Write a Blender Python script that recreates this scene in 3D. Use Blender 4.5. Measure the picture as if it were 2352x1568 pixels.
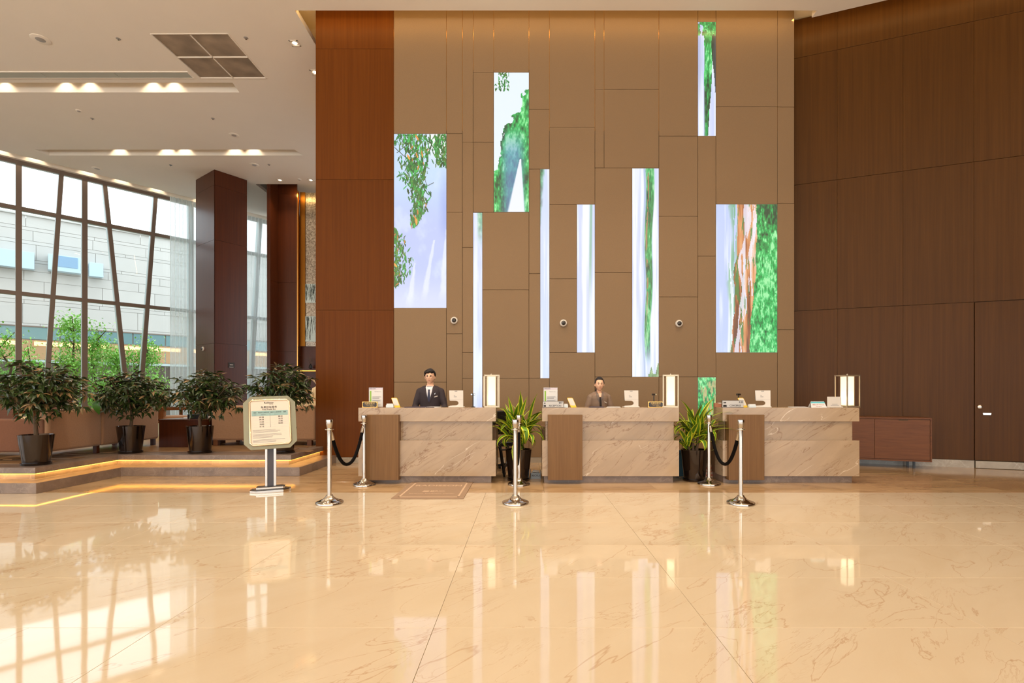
import bpy, bmesh, math, random
import numpy as np
from mathutils import Vector, Matrix, Euler
from mathutils.geometry import tessellate_polygon
from mathutils.bvhtree import BVHTree

for o in list(bpy.data.objects):
    bpy.data.objects.remove(o)
C = bpy.context.scene.collection
PI = math.pi

# ---------------------------------------------------------------- camera
EYE, F, VX, VY = 1.28, 1180.0, 1205.0, 902.0      # eye height, focal length and principal point in pixels of the 2352x1568 frame
cam = bpy.data.objects.new('camera', bpy.data.cameras.new('camera'))
C.objects.link(cam)
cam.data.sensor_width = 36
cam.data.lens = F / 2352 * 36
cam.data.shift_x = -(VX - 1176) / 2352
cam.data.shift_y = (VY - 784) / 2352
cam.data.clip_end = 300
cam.location = (0, 0, EYE)
cam.rotation_euler = (PI / 2, 0, 0)
bpy.context.scene.camera = cam

# ---------------------------------------------------------------- world: bright overcast sky
w = bpy.data.worlds.new('sky')
bpy.context.scene.world = w
w.use_nodes = True
nt = w.node_tree
bg = nt.nodes['Background']
bg.inputs[0].default_value = (0.88, 0.95, 1.0, 1)
bg.inputs[1].default_value = 2.5

vs = bpy.context.scene.view_settings
vs.view_transform = 'Standard'
vs.look = 'None'
vs.gamma = 1
vs.use_curve_mapping = False
vs.exposure = 0.22

WARM = (1.0, 0.72, 0.42)
WARM2 = (1.0, 0.80, 0.56)
WARM3 = (1.0, 0.87, 0.70)
def area(loc, rot, size, power, color=WARM, size_y=None, spread=180):
    l = bpy.data.lights.new('light', 'AREA')
    l.energy = power; l.color = color; l.size = size
    if size_y: l.shape = 'RECTANGLE'; l.size_y = size_y
    else: l.shape = 'DISK'
    l.spread = math.radians(spread)
    o = bpy.data.objects.new('light', l); C.objects.link(o)
    o.location = loc; o.rotation_euler = rot
    return o
def spot(loc, rot, power, angle, blend=.5, color=WARM, r=.03):
    l = bpy.data.lights.new('light', 'SPOT')
    l.energy = power; l.color = color; l.spot_size = math.radians(angle); l.spot_blend = blend; l.shadow_soft_size = r
    o = bpy.data.objects.new('light', l); C.objects.link(o)
    o.location = loc; o.rotation_euler = rot
    return o

CH = 8.02                                          # ceiling height
# recessed ceiling downlights over the lobby
for yy in (-4.0, -1.5):
    for xx in (-9.0, -6.4, -3.8, -1.2, 1.4, 4.0, 6.6, 9.2):
        area((xx, yy, CH - .03), (0, 0, 0), .17, 4, WARM3, spread=130)
for xx in (-5.4, -2.9, -1.1, .8, 2.6, 4.4):       # row that lights desks and feature wall
    area((xx, 5.9, CH - .03), (0, 0, 0), .17, 27, (1, .86, .68), spread=100)
for xx in (-1.5, 1.1, 3.6):
    area((xx, 7.6, CH - .03), (0, 0, 0), .14, 9, WARM2, spread=80)
for yy in (8.6, 11.5, 13.4):                       # lounge
    for xx in (-12.5, -9.2, -6.2):
        area((xx, yy, CH - .03), (0, 0, 0), .15, 12, WARM2, spread=120)
# added uplights, unseen behind the camera, to brighten the ceiling
for xx in (-9, -1, 7): area((xx, -4.0, 3.2), (PI, 0, 0), 4.0, 500, WARM3, size_y=.8)
# LED strips lying in the slot between ceiling and feature walls
area((.45, 9.10, CH + .10), (math.radians(75), 0, 0), 9.0, 14, (1, .64, .24), size_y=.03)

# ---------------------------------------------------------------- helpers
def X_(x, Y): return (x - VX) / F * Y
def Z_(y, Y): return EYE + (VY - y) / F * Y
def fl(x, y, z=0.0):                                # point of the frame on the horizontal plane z
    Y = (z - EYE) * F / (VY - y)
    return (X_(x, Y), Y, z)
def lin(c):
    return tuple((v / 255 / 12.92) if v / 255 <= .04045 else ((v / 255 + .055) / 1.055) ** 2.4 for v in c)

def mat(name, col, rough=.5, metal=0.0, spec=.5, emis=0.0, ecol=None, coat=0.0, var=0.0, scale=6.0, bump=0.0, alpha=1.0, rand=0.0, sheen=0.0):
    m = bpy.data.materials.new(name); m.use_nodes = True
    n = m.node_tree.nodes; L = m.node_tree.links
    b = n['Principled BSDF']
    c = lin(col)
    b.inputs['Base Color'].default_value = (*c, 1)
    b.inputs['Roughness'].default_value = rough
    b.inputs['Metallic'].default_value = metal
    b.inputs['Specular IOR Level'].default_value = spec
    b.inputs['Coat Weight'].default_value = coat
    b.inputs['Sheen Weight'].default_value = sheen
    if emis:
        b.inputs['Emission Color'].default_value = (*(lin(ecol) if ecol else c), 1)
        b.inputs['Emission Strength'].default_value = emis
    if var or bump or rand:
        g = n.new('ShaderNodeNewGeometry')
        no = n.new('ShaderNodeTexNoise'); no.inputs['Scale'].default_value = scale; no.inputs['Detail'].default_value = 6
        L.new(g.outputs['Position'], no.inputs['Vector'])
        if var or rand:
            hs = n.new('ShaderNodeHueSaturation'); hs.inputs['Color'].default_value = (*c, 1)
            mr = n.new('ShaderNodeMapRange'); mr.inputs[1].default_value = .25; mr.inputs[2].default_value = .75
            mr.inputs[3].default_value = 1 - var; mr.inputs[4].default_value = 1 + var
            L.new(no.outputs['Fac'], mr.inputs[0])
            src = mr.outputs[0]
            if rand:
                oi = n.new('ShaderNodeObjectInfo')
                m2 = n.new('ShaderNodeMapRange'); m2.inputs[3].default_value = 1 - rand; m2.inputs[4].default_value = 1 + rand
                L.new(oi.outputs['Random'], m2.inputs[0])
                mu = n.new('ShaderNodeMath'); mu.operation = 'MULTIPLY'
                L.new(src, mu.inputs[0]); L.new(m2.outputs[0], mu.inputs[1]); src = mu.outputs[0]
            L.new(src, hs.inputs['Value']); L.new(hs.outputs[0], b.inputs['Base Color'])
        if bump:
            bp = n.new('ShaderNodeBump'); bp.inputs['Strength'].default_value = bump; bp.inputs['Distance'].default_value = .01
            L.new(no.outputs['Fac'], bp.inputs['Height']); L.new(bp.outputs[0], b.inputs['Normal'])
    return m

def wood(name, c1, c2, rough=.38, stretch=(26, 26, .5), rand=.05, bump=.04, spec=.5):
    m = bpy.data.materials.new(name); m.use_nodes = True
    n = m.node_tree.nodes; L = m.node_tree.links; b = n['Principled BSDF']
    g = n.new('ShaderNodeNewGeometry'); oi = n.new('ShaderNodeObjectInfo')
    vm = n.new('ShaderNodeVectorMath'); vm.operation = 'MULTIPLY'; vm.inputs[1].default_value = stretch
    L.new(g.outputs['Position'], vm.inputs[0])
    va = n.new('ShaderNodeVectorMath'); va.operation = 'MULTIPLY_ADD'; va.inputs[1].default_value = (37, 21, 13)
    L.new(oi.outputs['Random'], va.inputs[0]); L.new(vm.outputs[0], va.inputs[2])
    no = n.new('ShaderNodeTexNoise'); no.inputs['Scale'].default_value = 1; no.inputs['Detail'].default_value = 8; no.inputs['Roughness'].default_value = .65
    L.new(va.outputs[0], no.inputs['Vector'])
    r = n.new('ShaderNodeValToRGB'); r.color_ramp.elements[0].position = .3; r.color_ramp.elements[1].position = .7
    r.color_ramp.elements[0].color = (*lin(c1), 1); r.color_ramp.elements[1].color = (*lin(c2), 1)
    L.new(no.outputs['Fac'], r.inputs[0])
    hs = n.new('ShaderNodeHueSaturation')
    mr = n.new('ShaderNodeMapRange'); mr.inputs[3].default_value = 1 - rand; mr.inputs[4].default_value = 1 + rand
    L.new(oi.outputs['Random'], mr.inputs[0]); L.new(mr.outputs[0], hs.inputs['Value'])
    L.new(r.outputs[0], hs.inputs['Color']); L.new(hs.outputs[0], b.inputs['Base Color'])
    bp = n.new('ShaderNodeBump'); bp.inputs['Strength'].default_value = bump; bp.inputs['Distance'].default_value = .004
    L.new(no.outputs['Fac'], bp.inputs['Height']); L.new(bp.outputs[0], b.inputs['Normal'])
    b.inputs['Roughness'].default_value = rough; b.inputs['Specular IOR Level'].default_value = spec
    return m

def marble(name, base, dark, vein, light=None, rough=.08, scale=1.0, stretch=(1, 1, 1), vw=.018, vs_=.6, cloud=.5, wavy=0.0, rot=0.0, offs=True, spec=.5, flat=False):
    m = bpy.data.materials.new(name); m.use_nodes = True
    n = m.node_tree.nodes; L = m.node_tree.links; b = n['Principled BSDF']
    g = n.new('ShaderNodeNewGeometry'); oi = n.new('ShaderNodeObjectInfo')
    mp = n.new('ShaderNodeMapping'); mp.inputs['Scale'].default_value = tuple(scale * s for s in stretch)
    mp.inputs['Rotation'].default_value = (0, 0 if flat else rot, rot if flat else 0)
    L.new(g.outputs['Position'], mp.inputs[0])
    va = n.new('ShaderNodeVectorMath'); va.operation = 'MULTIPLY_ADD'; va.inputs[1].default_value = (9, 5, 7) if offs else (0, 0, 0)
    mp.inputs['Scale'].default_value = (1, 1, 1)
    sc_ = n.new('ShaderNodeVectorMath'); sc_.operation = 'MULTIPLY'; sc_.inputs[1].default_value = tuple(scale * s for s in stretch)
    L.new(mp.outputs[0], sc_.inputs[0])
    L.new(oi.outputs['Random'], va.inputs[0]); L.new(sc_.outputs[0], va.inputs[2])
    def noise(s, d, dist=0.0, rg=.55):
        q = n.new('ShaderNodeTexNoise'); q.inputs['Scale'].default_value = s; q.inputs['Detail'].default_value = d
        q.inputs['Distortion'].default_value = dist; q.inputs['Roughness'].default_value = rg
        L.new(va.outputs[0], q.inputs['Vector']); return q.outputs['Fac']
    def veinmask(fac, wd):
        s = n.new('ShaderNodeMath'); s.operation = 'SUBTRACT'; s.inputs[1].default_value = .5; L.new(fac, s.inputs[0])
        a = n.new('ShaderNodeMath'); a.operation = 'ABSOLUTE'; L.new(s.outputs[0], a.inputs[0])
        r = n.new('ShaderNodeMapRange'); r.inputs[1].default_value = 0; r.inputs[2].default_value = wd; r.inputs[3].default_value = 1; r.inputs[4].default_value = 0
        L.new(a.outputs[0], r.inputs[0]); return r.outputs[0]
    def mix(f, a, bcol, k=1.0):
        q = n.new('ShaderNodeMix'); q.data_type = 'RGBA'
        mu = n.new('ShaderNodeMath'); mu.operation = 'MULTIPLY'; mu.inputs[1].default_value = k; mu.use_clamp = True
        L.new(f, mu.inputs[0]); L.new(mu.outputs[0], q.inputs[0])
        if isinstance(a, tuple): q.inputs[6].default_value = a
        else: L.new(a, q.inputs[6])
        q.inputs[7].default_value = bcol
        return q.outputs[2]
    cl = n.new('ShaderNodeMapRange'); cl.inputs[1].default_value = .35; cl.inputs[2].default_value = .75; L.new(noise(1.1, 7, .6), cl.inputs[0])
    c = mix(cl.outputs[0], (*lin(base), 1), (*lin(dark), 1), cloud)
    # veins come and go: multiplied by a broad mask
    mk = n.new('ShaderNodeMapRange'); mk.inputs[1].default_value = .42; mk.inputs[2].default_value = .62; L.new(noise(.9, 2), mk.inputs[0])
    v1 = n.new('ShaderNodeMath'); v1.operation = 'MULTIPLY'
    L.new(veinmask(noise(1.3, 9, 1.2, .6), vw), v1.inputs[0]); L.new(mk.outputs[0], v1.inputs[1])
    c = mix(v1.outputs[0], c, (*lin(vein), 1), vs_)
    c = mix(veinmask(noise(.55, 6, .5, .5), vw * .35), c, (*lin(vein), 1), vs_ * .9)
    if light:
        v3 = n.new('ShaderNodeMath'); v3.operation = 'MULTIPLY'
        mk2 = n.new('ShaderNodeMapRange'); mk2.inputs[1].default_value = .5; mk2.inputs[2].default_value = .6; L.new(noise(1.6, 2), mk2.inputs[0])
        L.new(veinmask(noise(.6, 4, .2, .45), vw * .16), v3.inputs[0]); L.new(mk2.outputs[0], v3.inputs[1])
        c = mix(v3.outputs[0], c, (*lin(light), 1), .8)
    L.new(c, b.inputs['Base Color'])
    b.inputs['Roughness'].default_value = rough; b.inputs['Specular IOR Level'].default_value = spec
    if wavy:
        q = n.new('ShaderNodeTexNoise'); q.inputs['Scale'].default_value = 2.2; q.inputs['Detail'].default_value = 1
        L.new(g.outputs['Position'], q.inputs['Vector'])
        bp = n.new('ShaderNodeBump'); bp.inputs['Strength'].default_value = wavy; bp.inputs['Distance'].default_value = .02
        L.new(q.outputs['Fac'], bp.inputs['Height']); L.new(bp.outputs[0], b.inputs['Normal'])
    return m

def glassmat(name, col, refl=.12, trans=1.0, rough=0.0):
    m = bpy.data.materials.new(name); m.use_nodes = True
    n = m.node_tree.nodes; L = m.node_tree.links; n.clear()
    out = n.new('ShaderNodeOutputMaterial')
    t = n.new('ShaderNodeBsdfTransparent'); t.inputs[0].default_value = (*col, 1)
    gl = n.new('ShaderNodeBsdfGlossy'); gl.inputs['Roughness'].default_value = rough
    fr = n.new('ShaderNodeFresnel'); fr.inputs[0].default_value = 1.45
    mx = n.new('ShaderNodeMixShader')
    L.new(fr.outputs[0], mx.inputs[0]); L.new(t.outputs[0], mx.inputs[1]); L.new(gl.outputs[0], mx.inputs[2])
    L.new(mx.outputs[0], out.inputs[0])
    return m

def sheermat(name, col, op=.6):
    m = bpy.data.materials.new(name); m.use_nodes = True
    n = m.node_tree.nodes; L = m.node_tree.links; n.clear()
    out = n.new('ShaderNodeOutputMaterial')
    t = n.new('ShaderNodeBsdfTransparent')
    d = n.new('ShaderNodeBsdfDiffuse'); d.inputs[0].default_value = (*lin(col), 1)
    tr = n.new('ShaderNodeBsdfTranslucent'); tr.inputs[0].default_value = (*lin(col), 1)
    m1 = n.new('ShaderNodeMixShader'); m1.inputs[0].default_value = .72
    L.new(d.outputs[0], m1.inputs[1]); L.new(tr.outputs[0], m1.inputs[2])
    lw = n.new('ShaderNodeLayerWeight'); lw.inputs[0].default_value = .35
    mr = n.new('ShaderNodeMapRange'); mr.inputs[3].default_value = op; mr.inputs[4].default_value = 1.0
    L.new(lw.outputs['Facing'], mr.inputs[0])
    m2 = n.new('ShaderNodeMixShader')
    L.new(mr.outputs[0], m2.inputs[0]); L.new(t.outputs[0], m2.inputs[1]); L.new(m1.outputs[0], m2.inputs[2])
    L.new(m2.outputs[0], out.inputs[0])
    return m

class MB:
    def __init__(s): s.v = []; s.f = []; s.m = []
    def add(s, vs, fs, m=0, M=None):
        k = len(s.v)
        s.v += [tuple(M @ Vector(p)) for p in vs] if M else [tuple(p) for p in vs]
        s.f += [tuple(k + i for i in f) for f in fs]; s.m += [m] * len(fs); return s
    def box(s, x0, x1, y0, y1, z0, z1, m=0, M=None):
        return s.add([(x0, y0, z0), (x1, y0, z0), (x1, y1, z0), (x0, y1, z0), (x0, y0, z1), (x1, y0, z1), (x1, y1, z1), (x0, y1, z1)],
                     [(0, 3, 2, 1), (4, 5, 6, 7), (0, 1, 5, 4), (1, 2, 6, 5), (2, 3, 7, 6), (3, 0, 4, 7)], m, M)
    def lathe(s, prof, n=32, m=0, M=None, cap=True):
        vs = [(r * math.cos(2 * PI * i / n), r * math.sin(2 * PI * i / n), z) for r, z in prof for i in range(n)]
        fs = [(j * n + i, j * n + (i + 1) % n, (j + 1) * n + (i + 1) % n, (j + 1) * n + i) for j in range(len(prof) - 1) for i in range(n)]
        if cap: fs += [tuple(range(n))[::-1], tuple((len(prof) - 1) * n + i for i in range(n))]
        return s.add(vs, fs, m, M)
    def tube(s, pts, r, n=8, m=0, M=None):
        pts = [Vector(p) for p in pts]; rs = r if isinstance(r, (list, tuple)) else [r] * len(pts)
        vs = []; up = None
        for i, p in enumerate(pts):
            d = (pts[min(i + 1, len(pts) - 1)] - pts[max(i - 1, 0)]).normalized()
            if up is None: up = Vector((0, 0, 1)) if abs(d.z) < .9 else Vector((1, 0, 0))
            a = d.cross(up).normalized(); b = a.cross(d).normalized(); up = b
            vs += [tuple(p + (a * math.cos(2 * PI * k / n) + b * math.sin(2 * PI * k / n)) * rs[i]) for k in range(n)]
        fs = [(j * n + i, j * n + (i + 1) % n, (j + 1) * n + (i + 1) % n, (j + 1) * n + i) for j in range(len(pts) - 1) for i in range(n)]
        fs += [tuple(range(n))[::-1], tuple((len(pts) - 1) * n + i for i in range(n))]
        return s.add(vs, fs, m, M)
    def prism(s, poly, y0, y1, m=0, M=None, ax='y'):  # polygon in XZ (or XY for ax z) extruded
        n = len(poly)
        if ax == 'y': vs = [(a, y0, b) for a, b in poly] + [(a, y1, b) for a, b in poly]
        elif ax == 'z': vs = [(a, b, y0) for a, b in poly] + [(a, b, y1) for a, b in poly]
        else: vs = [(y0, a, b) for a, b in poly] + [(y1, a, b) for a, b in poly]
        tri = tessellate_polygon([[Vector((a, b, 0)) for a, b in poly]])
        fs = [tuple(t) for t in tri] + [tuple(n + i for i in t)[::-1] for t in tri]
        fs += [(i, (i + 1) % n, n + (i + 1) % n, n + i) for i in range(n)]
        return s.add(vs, fs, m, M)
    def ball(s, c, r, n=16, k=10, m=0, M=None):
        r = r if isinstance(r, (tuple, list)) else (r, r, r)
        vs = [(c[0] + r[0] * math.sin(PI * j / k) * math.cos(2 * PI * i / n), c[1] + r[1] * math.sin(PI * j / k) * math.sin(2 * PI * i / n), c[2] - r[2] * math.cos(PI * j / k)) for j in range(1, k) for i in range(n)]
        fs = [(j * n + i, j * n + (i + 1) % n, (j + 1) * n + (i + 1) % n, (j + 1) * n + i) for j in range(k - 2) for i in range(n)]
        b = len(vs); vs += [(c[0], c[1], c[2] - r[2]), (c[0], c[1], c[2] + r[2])]
        fs += [(b, (i + 1) % n, i) for i in range(n)] + [(b + 1, (k - 2) * n + i, (k - 2) * n + (i + 1) % n) for i in range(n)]
        return s.add(vs, fs, m, M)
    def mesh(s, name, mats, smooth=False):
        me = bpy.data.meshes.new(name); me.from_pydata(s.v, [], s.f)
        for q in (mats if isinstance(mats, (list, tuple)) else [mats]): me.materials.append(q)
        me.polygons.foreach_set('material_index', s.m)
        bm = bmesh.new(); bm.from_mesh(me); bmesh.ops.recalc_face_normals(bm, faces=bm.faces); bm.to_mesh(me); bm.free()
        if smooth:
            me.polygons.foreach_set('use_smooth', [True] * len(me.polygons))
            try: me.set_sharp_from_angle(angle=math.radians(40))
            except Exception: pass
        return me
    def build(s, name, mats, parent=None, smooth=False, bevel=0, loc=None, rot=None, seg=2):
        o = bpy.data.objects.new(name, s.mesh(name, mats, smooth)); C.objects.link(o)
        if parent: o.parent = parent
        if loc: o.location = loc
        if rot: o.rotation_euler = rot
        if bevel:
            b = o.modifiers.new('bevel', 'BEVEL'); b.width = bevel; b.segments = seg; b.limit_method = 'ANGLE'
        return o

def tag(o, label=None, cat=None, group=None, kind=None):
    if label: o['label'] = label
    if cat: o['category'] = cat
    if group: o['group'] = group
    if kind: o['kind'] = kind
    return o
def empty(name, loc=(0, 0, 0), rz=0.0, label=None, cat=None, group=None, kind=None, parent=None):
    o = bpy.data.objects.new(name, None); C.objects.link(o); o.empty_display_size = .1
    o.location = loc; o.rotation_euler = (0, 0, rz)
    if parent: o.parent = parent
    return tag(o, label, cat, group, kind)
def tree_copy(o, parent=None):
    c = o.copy(); C.objects.link(c); c.parent = parent
    for ch in list(o.children): tree_copy(ch, c)
    return c
def inst(name, me, parent, loc=(0, 0, 0), rot=(0, 0, 0), sc=(1, 1, 1)):
    o = bpy.data.objects.new(name, me); C.objects.link(o); o.parent = parent
    o.location = loc; o.rotation_euler = rot; o.scale = sc
    return o
def text(body, size, m, parent, loc, rot=(PI / 2, 0, 0), align='CENTER', ext=.0005, bold=0.0, name='lettering', sx=1.0):
    cu = bpy.data.curves.new(name, 'FONT'); cu.body = body; cu.size = size; cu.align_x = align; cu.align_y = 'CENTER'
    cu.extrude = ext; cu.offset = bold; cu.resolution_u = 3
    cu.materials.append(m)
    o = bpy.data.objects.new(name, cu); C.objects.link(o); o.parent = parent; o.location = loc; o.rotation_euler = rot; o.scale = (sx, 1, 1)
    return o

# ---------------------------------------------------------------- materials
M_ = {}
M_['floor'] = marble('cream_marble', (210, 193, 168), (200, 179, 149), (168, 124, 84), rough=.04, scale=1.1, stretch=(.8, 2.2, 1), vw=.010, vs_=.5, cloud=.6, wavy=.035, flat=True, rot=-.75, spec=.6)
M_['floor2'] = marble('brown_marble', (196, 164, 124), (158, 122, 84), (120, 84, 52), rough=.10, scale=.8, stretch=(.7, 2.4, 1), vw=.05, vs_=.3, cloud=.9, wavy=.03, rot=.1)
M_['joint'] = mat('joint', (150, 118, 82), .6)
M_['desk'] = marble('desk_marble', (184, 159, 130), (162, 138, 111), (122, 82, 46), light=(246, 232, 210), rough=.16, scale=1.2, stretch=(.7, 1, 3.2), vw=.014, vs_=.7, cloud=.8, rot=.62)
M_['stone'] = marble('step_stone', (142, 122, 108), (112, 94, 82), (168, 150, 134), rough=.3, scale=3.5, vw=.03, vs_=.4, cloud=1.0)
M_['base'] = marble('grey_base_stone', (176, 164, 146), (140, 128, 112), (200, 190, 174), rough=.25, scale=2.5, vw=.03, vs_=.4, cloud=.9)
M_['woodR'] = wood('brown_wood_veneer', (76, 45, 13), (90, 56, 19), .38, spec=.18)
M_['woodP'] = wood('red_brown_wood_veneer', (94, 49, 12), (108, 59, 17), .42, spec=.12)
M_['woodC'] = wood('dark_red_wood_veneer', (66, 28, 10), (82, 38, 14), .28, spec=.3)
M_['woodT'] = wood('taupe_wood_panel', (112, 80, 48), (130, 96, 60), .42, stretch=(60, 60, 1.2), spec=.3)
M_['woodF'] = wood('cabinet_wood', (98, 56, 26), (118, 72, 38), .4, stretch=(3, 3, 40), spec=.3)
M_['plank'] = wood('lounge_floor_wood', (128, 96, 66), (176, 138, 96), .3, stretch=(2, 14, 4), rand=.22)
M_['fabric'] = mat('taupe_wall_fabric', (138, 112, 83), .62, var=.05, scale=90, bump=.12, spec=.35)
M_['gap'] = mat('dark_gap', (84, 62, 42), .8)
M_['brass'] = mat('brass_trim', (214, 160, 90), .25, 1.0)
M_['gold'] = mat('gold_panel', (140, 92, 34), .4, 1.0, bump=.1, scale=30)
M_['ceil'] = mat('ceiling_paint', (240, 231, 218), .7, var=.012, scale=1.5, spec=.2)
M_['chrome'] = mat('chrome', (196, 188, 178), .06, 1.0)
M_['black'] = mat('black_plastic', (16, 15, 15), .35)
M_['velvet'] = mat('black_velvet', (12, 9, 9), .9, spec=.1)
M_['white'] = mat('white_plastic', (218, 211, 202), .3)
M_['paper'] = mat('white_paper', (222, 222, 222), .6)
M_['pot'] = mat('dark_bronze_pot', (44, 32, 26), .12, .7, coat=.6)
M_['soil'] = mat('potting_soil', (46, 34, 24), .95, bump=.6, scale=60)
M_['sofa'] = mat('tan_sofa_fabric', (170, 128, 94), .85, var=.06, scale=40, bump=.25, sheen=.3)
M_['sofadark'] = mat('brown_sofa_fabric', (120, 78, 54), .85, var=.06, scale=40, bump=.25)
M_['cream'] = mat('cream_fabric', (236, 214, 172), .8, var=.05, scale=20)
M_['frame'] = mat('mullion_bronze', (122, 108, 98), .45, .2)
M_['framel'] = mat('mullion_side_grey', (176, 190, 190), .4, .1)
M_['glass'] = glassmat('window_glass', (.93, .975, .965))
M_['sheer'] = sheermat('sheer_curtain', (240, 248, 250), .55)
M_['fac'] = mat('pale_stone_cladding', (186, 184, 180), .8, var=.03, scale=1.2, rand=.035)
M_['gfloor'] = mat('outdoor_paving', (222, 220, 210), .8, var=.1, scale=2)
M_['fglass'] = mat('teal_fascia_glass', (118, 150, 154), .15, .2)
M_['fdark'] = mat('dark_shop_glazing', (84, 74, 66), .2)
M_['leafD'] = mat('dark_green_leaf', (46, 64, 24), .3, var=.35, scale=12, rand=.35, spec=.7)
M_['leafD2'] = mat('tan_backed_leaf', (138, 112, 76), .35, var=.25, scale=12, rand=.3, spec=.6)
M_['leafG'] = mat('dracaena_green', (84, 126, 28), .35, var=.25, scale=9, rand=.3)
M_['leafY'] = mat('dracaena_yellow', (206, 206, 52), .35, var=.2, scale=9, rand=.2)
M_['leafT'] = mat('young_tree_leaf', (150, 206, 96), .5, var=.3, scale=3)
M_['bark'] = mat('bark', (96, 76, 58), .9, bump=.5, scale=40)
M_['skin'] = mat('skin', (236, 188, 156), .5, var=.03, scale=8)
M_['hair'] = mat('black_hair', (30, 22, 20), .4, bump=.5, scale=160)
M_['suit'] = mat('charcoal_suit', (52, 42, 48), .75, var=.08, scale=25, bump=.1)
M_['shirt'] = mat('white_shirt', (232, 230, 234), .6)
M_['tie'] = mat('navy_tie', (34, 34, 66), .4)
M_['taupej'] = mat('taupe_jacket', (134, 110, 92), .55, var=.08, scale=12, bump=.1)
M_['lip'] = mat('lips', (190, 112, 96), .5)
M_['eye'] = mat('eye_dark', (40, 24, 20), .2)
M_['lamp0'] = mat('lamp_shade_glow', (255, 236, 196), .6, emis=1.1, ecol=(255, 222, 168))
M_['bulb'] = mat('lamp_bulb', (255, 240, 200), .5, emis=9, ecol=(255, 236, 198))
M_['led'] = mat('led_strip', (255, 190, 60), .5, emis=2.6, ecol=(255, 186, 74))
M_['champ'] = mat('champagne_metal', (196, 178, 150), .3, .8)
M_['dl'] = mat('downlight_glow', (255, 240, 210), .5, emis=8, ecol=(255, 232, 190))
M_['grey'] = mat('grey_plastic', (168, 160, 154), .4)
M_['ink'] = mat('dark_ink', (50, 46, 46), .6)

# ================================================================ FLOOR
FW = 9.44                                           # distance of the feature wall
floor = MB().box(-30, 13, -9, 24, -.2, -.012).build('floor', M_['joint']); tag(floor, kind='structure')
xs = [1.01 + 1.505 * i for i in range(-15, 9)]
def tile_mesh(wd, dp, nm, m):
    b = MB(); e = .0012
    b.add([(0, 0, -.012), (wd, 0, -.012), (wd, dp, -.012), (0, dp, -.012), (0, 0, -e), (wd, 0, -e), (wd, dp, -e), (0, dp, -e), (e, e, 0), (wd - e, e, 0), (wd - e, dp - e, 0), (e, dp - e, 0)],
          [(0, 3, 2, 1), (0, 1, 5, 4), (1, 2, 6, 5), (2, 3, 7, 6), (3, 0, 4, 7), (4, 5, 9, 8), (5, 6, 10, 9), (6, 7, 11, 10), (7, 4, 8, 11), (8, 9, 10, 11)])
    return b.mesh(nm, m)
G = .0018
tm = tile_mesh(1.505 - G, .76 - G, 'tile', M_['floor'])
for j in range(-9, 5):
    y0 = 2.80 + .76 * j
    for x0 in xs: inst('tile', tm, floor, (x0, y0, 0))
tm2 = tile_mesh(1.505 - G, .80 - G, 'tile', M_['floor2'])
for j in range(4):
    for x0 in xs:
        if x0 < -8 and j > 1: continue
        inst('tile', tm2, floor, (x0 + .75, 6.60 + .80 * j, 0))

# ================================================================ LOUNGE PLATFORM (two stone steps with lit recess)
plat = empty('floor_platform', (0, 0, 0), kind='structure')
LH = .30
def lpoly(off, far=21.0, left=-26.0, xr=-3.46):
    # outline of platform, off = setback
    return [(-22.0, 6.52 + off), (-6.2 - off, 6.52 + off), (-6.2 - off, 7.90 + off), (xr - off, 7.90 + off), (xr - off, 9.46), (-3.86, 9.46), (-3.86, far), (-9.3, far)]
MB().prism(lpoly(0), 0.0, .135, ax='z').build('lower_step', M_['stone'], plat, bevel=.004)
MB().prism(lpoly(.30), .135, .215, ax='z').build('riser', M_['stone'], plat)
MB().prism(lpoly(.24), .215, LH - .004, ax='z').build('upper_step', M_['stone'], plat, bevel=.004)
# LED strip under the nosing of the upper step
p = lpoly(.275)[:5]
for a, b_ in zip(p[:-1], p[1:]):
    d = Vector((b_[0] - a[0], b_[1] - a[1], 0)); L_ = d.length; ang = math.atan2(d.y, d.x)
    o = MB().box(0, L_, -.004, .004, -.004, .004).build('light_strip', M_['led'], plat, loc=(a[0], a[1], .209), rot=(0, 0, ang))
    nrm = Vector((-d.y, d.x, 0)).normalized(); mid = (Vector((*a, 0)) + Vector((*b_, 0))) / 2 - nrm * .022 + Vector((0, 0, .207))
    ar = area(mid, (0, 0, 0), L_, 1.3 * L_, (1, .60, .17), size_y=.012); ar.rotation_euler = Matrix((d.normalized(), nrm.cross(Vector((0, 0, 1))).cross(nrm) if False else (Vector((0, 0, 1)) * .8 + nrm * .6), (d.normalized().cross(Vector((0, 0, 1)) * .8 + nrm * .6)))).transposed().to_euler()
# wooden floor planks of the lounge
rs = random.Random(5)
def plank_ok(x, y): return True
pm = tile_mesh(1.0, .15, 'plank', M_['plank'])
pmid = MB().box(-25.9, -3.9, 12.2, 20.9, LH - .004, LH).build('lounge_floor_far', M_['plank'], plat)
pn = 0
for j in range(34):
    y0 = 7.12 + .15 * j
    x0 = -13.4 + rs.uniform(0, .9)
    while x0 < -4.3:
        x1 = x0 + .998
        fr = 8.50 if x1 > -6.7 else 7.12
        if y0 >= fr - .01 and pn < 295:
            inst('plank', pm, plat, (x0, y0, LH + .002), sc=(.998, .985, 1)); pn += 1
        x0 = x1 + .002

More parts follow.
